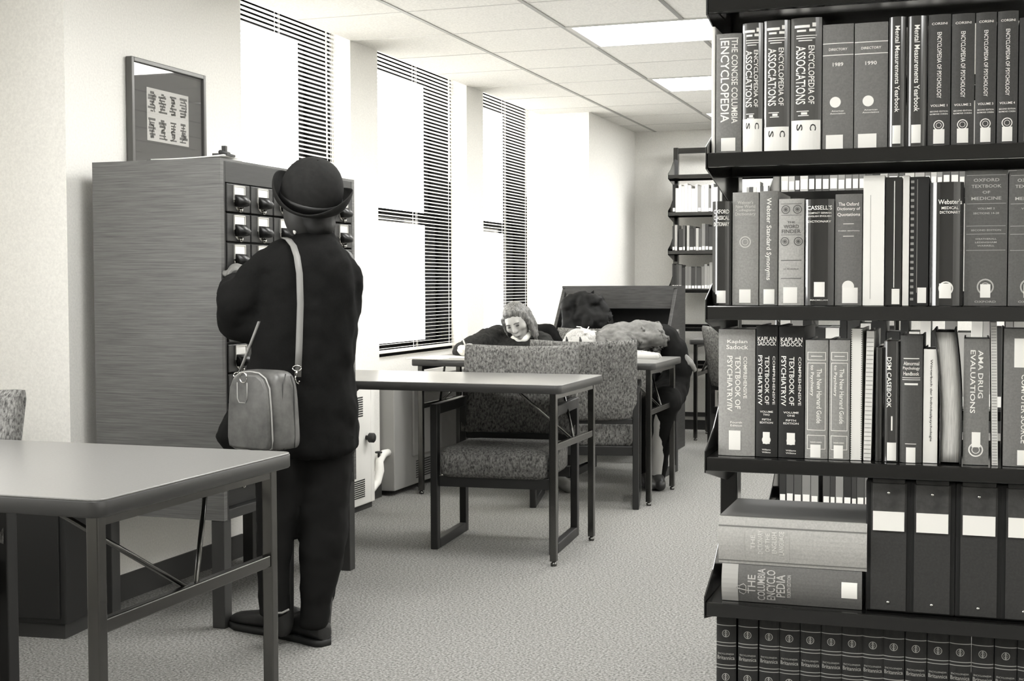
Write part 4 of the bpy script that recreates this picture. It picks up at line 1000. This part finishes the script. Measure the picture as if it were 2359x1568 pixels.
def whair(mb):
    mb.ball(hv(0, .020, .028), .082, .090, .086, HW)
    mb.ball(hv(0, -.030, .074), .058, .040, .034, HW)
    chain(mb, [hv(-.070, -.030, .04), hv(-.076, -.042, -.01), hv(-.074, -.050, -.075)], [.016, .011, .006])
    chain(mb, [hv(.070, -.02, .04), hv(.080, -.018, -.03), hv(.084, -.030, -.11), hv(.080, -.040, -.16)], [.020, .020, .018, .008])
    chain(mb, [hv(.05, .045, .02), hv(.072, .03, -.06), hv(.082, -.0, -.13)], [.042, .034, .016])
blob('hair', whair, BLOND, p2, .008, 3, .004, 60)
def wsw(mb):
    mb.loft([ring(1172, 1232, 776, DW+.02, .06), ring(1140, 1256, 786, DW+.02, .09), ring(1110, 1268, 800, DW+.02, .11), ring(1100, 1270, 830, DW+.05, .12), ring(1130, 1262, 900, DW+.10, .12), ring(1140, 1262, 955, DW+.13, .13)])
    mb.ball(P(1150, 778, DW+.1), .12, .08, .08); mb.ball(P(1238, 786, DW+.08), .07, .08, .07)
    chain(mb, [P(1130, 782, DW+.03), P(1095, 795, DW-.08), P(1062, 806, DW-.2)], [.08, .065, .052])
    chain(mb, [P(1060, 808, DW-.2), P(1062, 810, DW-.38)], [.052, .034])
    chain(mb, [P(1250, 790, DW+.05), P(1264, 806, DW-.16), P(1206, 815, DW-.34)], [.065, .052, .036])
blob('sweater', wsw, KNIT, p2, .01, 4, .01, 14)
def wcol(mb):
    chain(mb, [P(1182, 778, DW-.03), P(1194, 782, DW-.05), P(1208, 780, DW-.05), P(1220, 770, DW-.03)], [.016, .024, .026, .018])
blob('collar', wcol, PAPER, p2, .006, 2)
def wtr(mb):
    chain(mb, [P(1180, 950, DW+.1), P(1150, 968, DW-.35), P(1160, 1110, DW-.3)], [.10, .07, .05])
    chain(mb, [P(1230, 950, DW+.1), P(1262, 985, DW-.5), P(1286, 1100, DW-.50)], [.10, .07, .05])
blob('trousers', wtr, mat('dark denim', 48, .9), p2, .012, 4, .006, 14)
def wshoe(mb):
    a = P(1284, 1118, DW-.48); a.z = .05; b = a+(RT*.3-FW*.9)*.2; b.z = .035; chain(mb, [a, b], [.045, .034])
    a = P(1160, 1118, DW-.28); a.z = .05; b = a+(-FW)*.2; b.z = .035; chain(mb, [a, b], [.045, .034])
blob('shoes', wshoe, mat('pale canvas shoe', 120, .8), p2, .01, 3)
t = thing('pencil', 'thin pale pencil held upright by the writing woman', 'pencil', (0, 0, 0))
m = MB(); a = P(1062, 769, DW-.50); b = P(1077, 810, DW-.54); m.tube([a, b], .0045, 8); m.build('shaft', mat('pale lacquer', 190, .4), t)
m = MB(); m.tube([b, b+(b-a).normalized()*.02], [.0045, .001], 8); m.build('point', INK, t)
def sheet(name, label, cat, u, v, w, h, rz, mt, z=ZT, th=.002):
    q = at_z(u, v, z); t = thing(name, label, cat, (q.x, q.y, z+.0005), rz); m = MB(); m.box(-w/2, w/2, -h/2, h/2, 0, th)
    o = m.build('leaf', mt, t); return t
sheet('paper_sheet', 'open white sheets of paper under the writing woman\'s hand', 'paper', 1040, 822, .30, .215, R(8), PAPER)
sheet('notebook', 'white notebook at the left end of the writing table', 'notebook', 985, 826, .20, .15, R(-6), PAPER, th=.006)
def wcoat(mb):
    chain(mb, [P(1232, 762, 8.92), P(1262, 766, 8.92), P(1286, 790, 8.92), P(1290, 840, 8.92)], [.05, .06, .05, .045]); mb.ball(P(1258, 800, 8.95), .10, .06, .12)
q = blob('draped_coat', wcoat, BLACKCOAT, None, .012, 4, .012, 12)
tag(q, 'black coat draped over the back of the writing woman\'s chair', 'coat')

# --- person slumped asleep on the far table
DS = 8.0
p3 = thing('person', 'person in a grey jacket slumped face down, asleep across the far table\'s right end', 'person', (0, 0, 0))
def sbody(mb):
    mb.ball(P(1338, 792, DS-.1), .092, .085, .075); mb.ball(P(1318, 800, DS-.12), .05, .055, .05)
    cap(mb, P(1365, 788, DS-.08), P(1400, 786, DS-.04), .05, .06)
    chain(mb, [P(1405, 790, DS), P(1470, 786, DS), P(1530, 800, DS+.1), P(1556, 850, DS+.25)], [.085, .09, .09, .10])
    chain(mb, [P(1556, 880, DS+.2), P(1525, 925, DS-.2), P(1510, 1100, DS-.1)], [.08, .055, .035])
    chain(mb, [P(1420, 800, DS-.12), P(1450, 822, DS-.3), P(1510, 822, DS-.42)], [.045, .032, .024])
blob('body', sbody, SKIN, p3, .009, 3)
def shair(mb):
    mb.ball(P(1338, 786, DS-.08), .105, .095, .078); mb.ball(P(1364, 784, DS-.05), .06, .07, .06); mb.ball(P(1312, 798, DS-.10), .05, .06, .055)
blob('hair', shair, mat('pale blond hair', 160, .6, noise_scale=40, noise_amt=.16, stretch=(3, 3, 1)), p3, .007, 2, .004, 50)
m = MB()
for u, w_ in ((1305, 2), (1336, 3)):
    m.tube([P(u, 776, DS-.19), P(u+w_*.4, 783, DS-.2), P(u+w_*.8, 796, DS-.2)], [.004, .008, .007], 10)
m.build('dark_hair_strand', DARKHAIR, p3)
m = MB(); m.tube([P(1328, 752, DS-.15), P(1338, 753, DS-.15), P(1345, 759, DS-.15), P(1349, 765, DS-.15)], .0032, 6); m.tube([P(1349, 765, DS-.15), P(1353, 758, DS-.15), P(1357, 752, DS-.15)], .0032, 6); m.ball(P(1349, 765, DS-.16), .010)
m.build('hair_ribbon', PAPER, p3)
def sjack(mb):
    for u, v, rx, rz_ in ((1388, 788, .085, .068), (1410, 780, .10, .08), (1440, 778, .115, .095), (1475, 776, .12, .095), (1505, 778, .075, .088)):
        mb.ball(P(u, v, DS), rx, .15, rz_, Matrix((RT, FW, UP)).transposed())
    chain(mb, [P(1425, 790, DS-.12), P(1448, 808, DS-.24)], [.065, .045])
blob('jacket', sjack, JACKET, p3, .008, 2, .034, 6, fold=(7, 5, 16))
def sdark(mb):
    for u, v, rx, rz_ in ((1526, 778, .085, .082), (1535, 790, .085, .10), (1552, 812, .085, .10), (1562, 845, .09, .11), (1556, 880, .09, .10)):
        mb.ball(P(u, v, DS+.08), rx, .14, rz_, Matrix((RT, FW, UP)).transposed())
    chain(mb, [P(1552, 890, DS+.15), P(1535, 925, DS-.2)], [.10, .09]); chain(mb, [P(1535, 930, DS-.2), P(1515, 1105, DS-.05)], [.07, .045])
    chain(mb, [P(1530, 900, DS+.15), P(1500, 935, DS-.15), P(1490, 1100, DS-.05)], [.09, .075, .045])
blob('dark_trousers', sdark, mat('dark twill', 22, .95, spec=.1), p3, .012, 4, .01, 10)
def ssl(mb): chain(mb, [P(1440, 818, DS-.27), P(1475, 820, DS-.32), P(1506, 822, DS-.34)], [.034, .034, .028])
blob('knitted_sleeve', ssl, mat('pale knitted wool', 150, 1.0, noise_scale=70, noise_amt=.35), p3, .006, 2)
def stail(mb): chain(mb, [P(1572, 815, DS+.0), P(1588, 835, DS+.0), P(1600, 852, DS+.02)], [.02, .026, .014])
blob('shirt_tail', stail, mat('pale shirt', 120, .9), p3, .007, 2, .005, 30)
def shand(mb): hand(mb, P(1500, 824, DS-.32), (RT*.5+FW*.7).normalized(), (RT*.7-FW*.5).normalized(), UP, .9, .6)
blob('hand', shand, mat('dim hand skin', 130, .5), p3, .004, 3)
def sshoe(mb):
    for u in (1513, 1488):
        a = P(u, 1100, DS-.05); a.z = .05; b = a-FW*.2; b.z = .035; chain(mb, [a, b], [.045, .034])
blob('shoes', sshoe, mat('black shoe leather', 30, .4), p3, .01, 3)
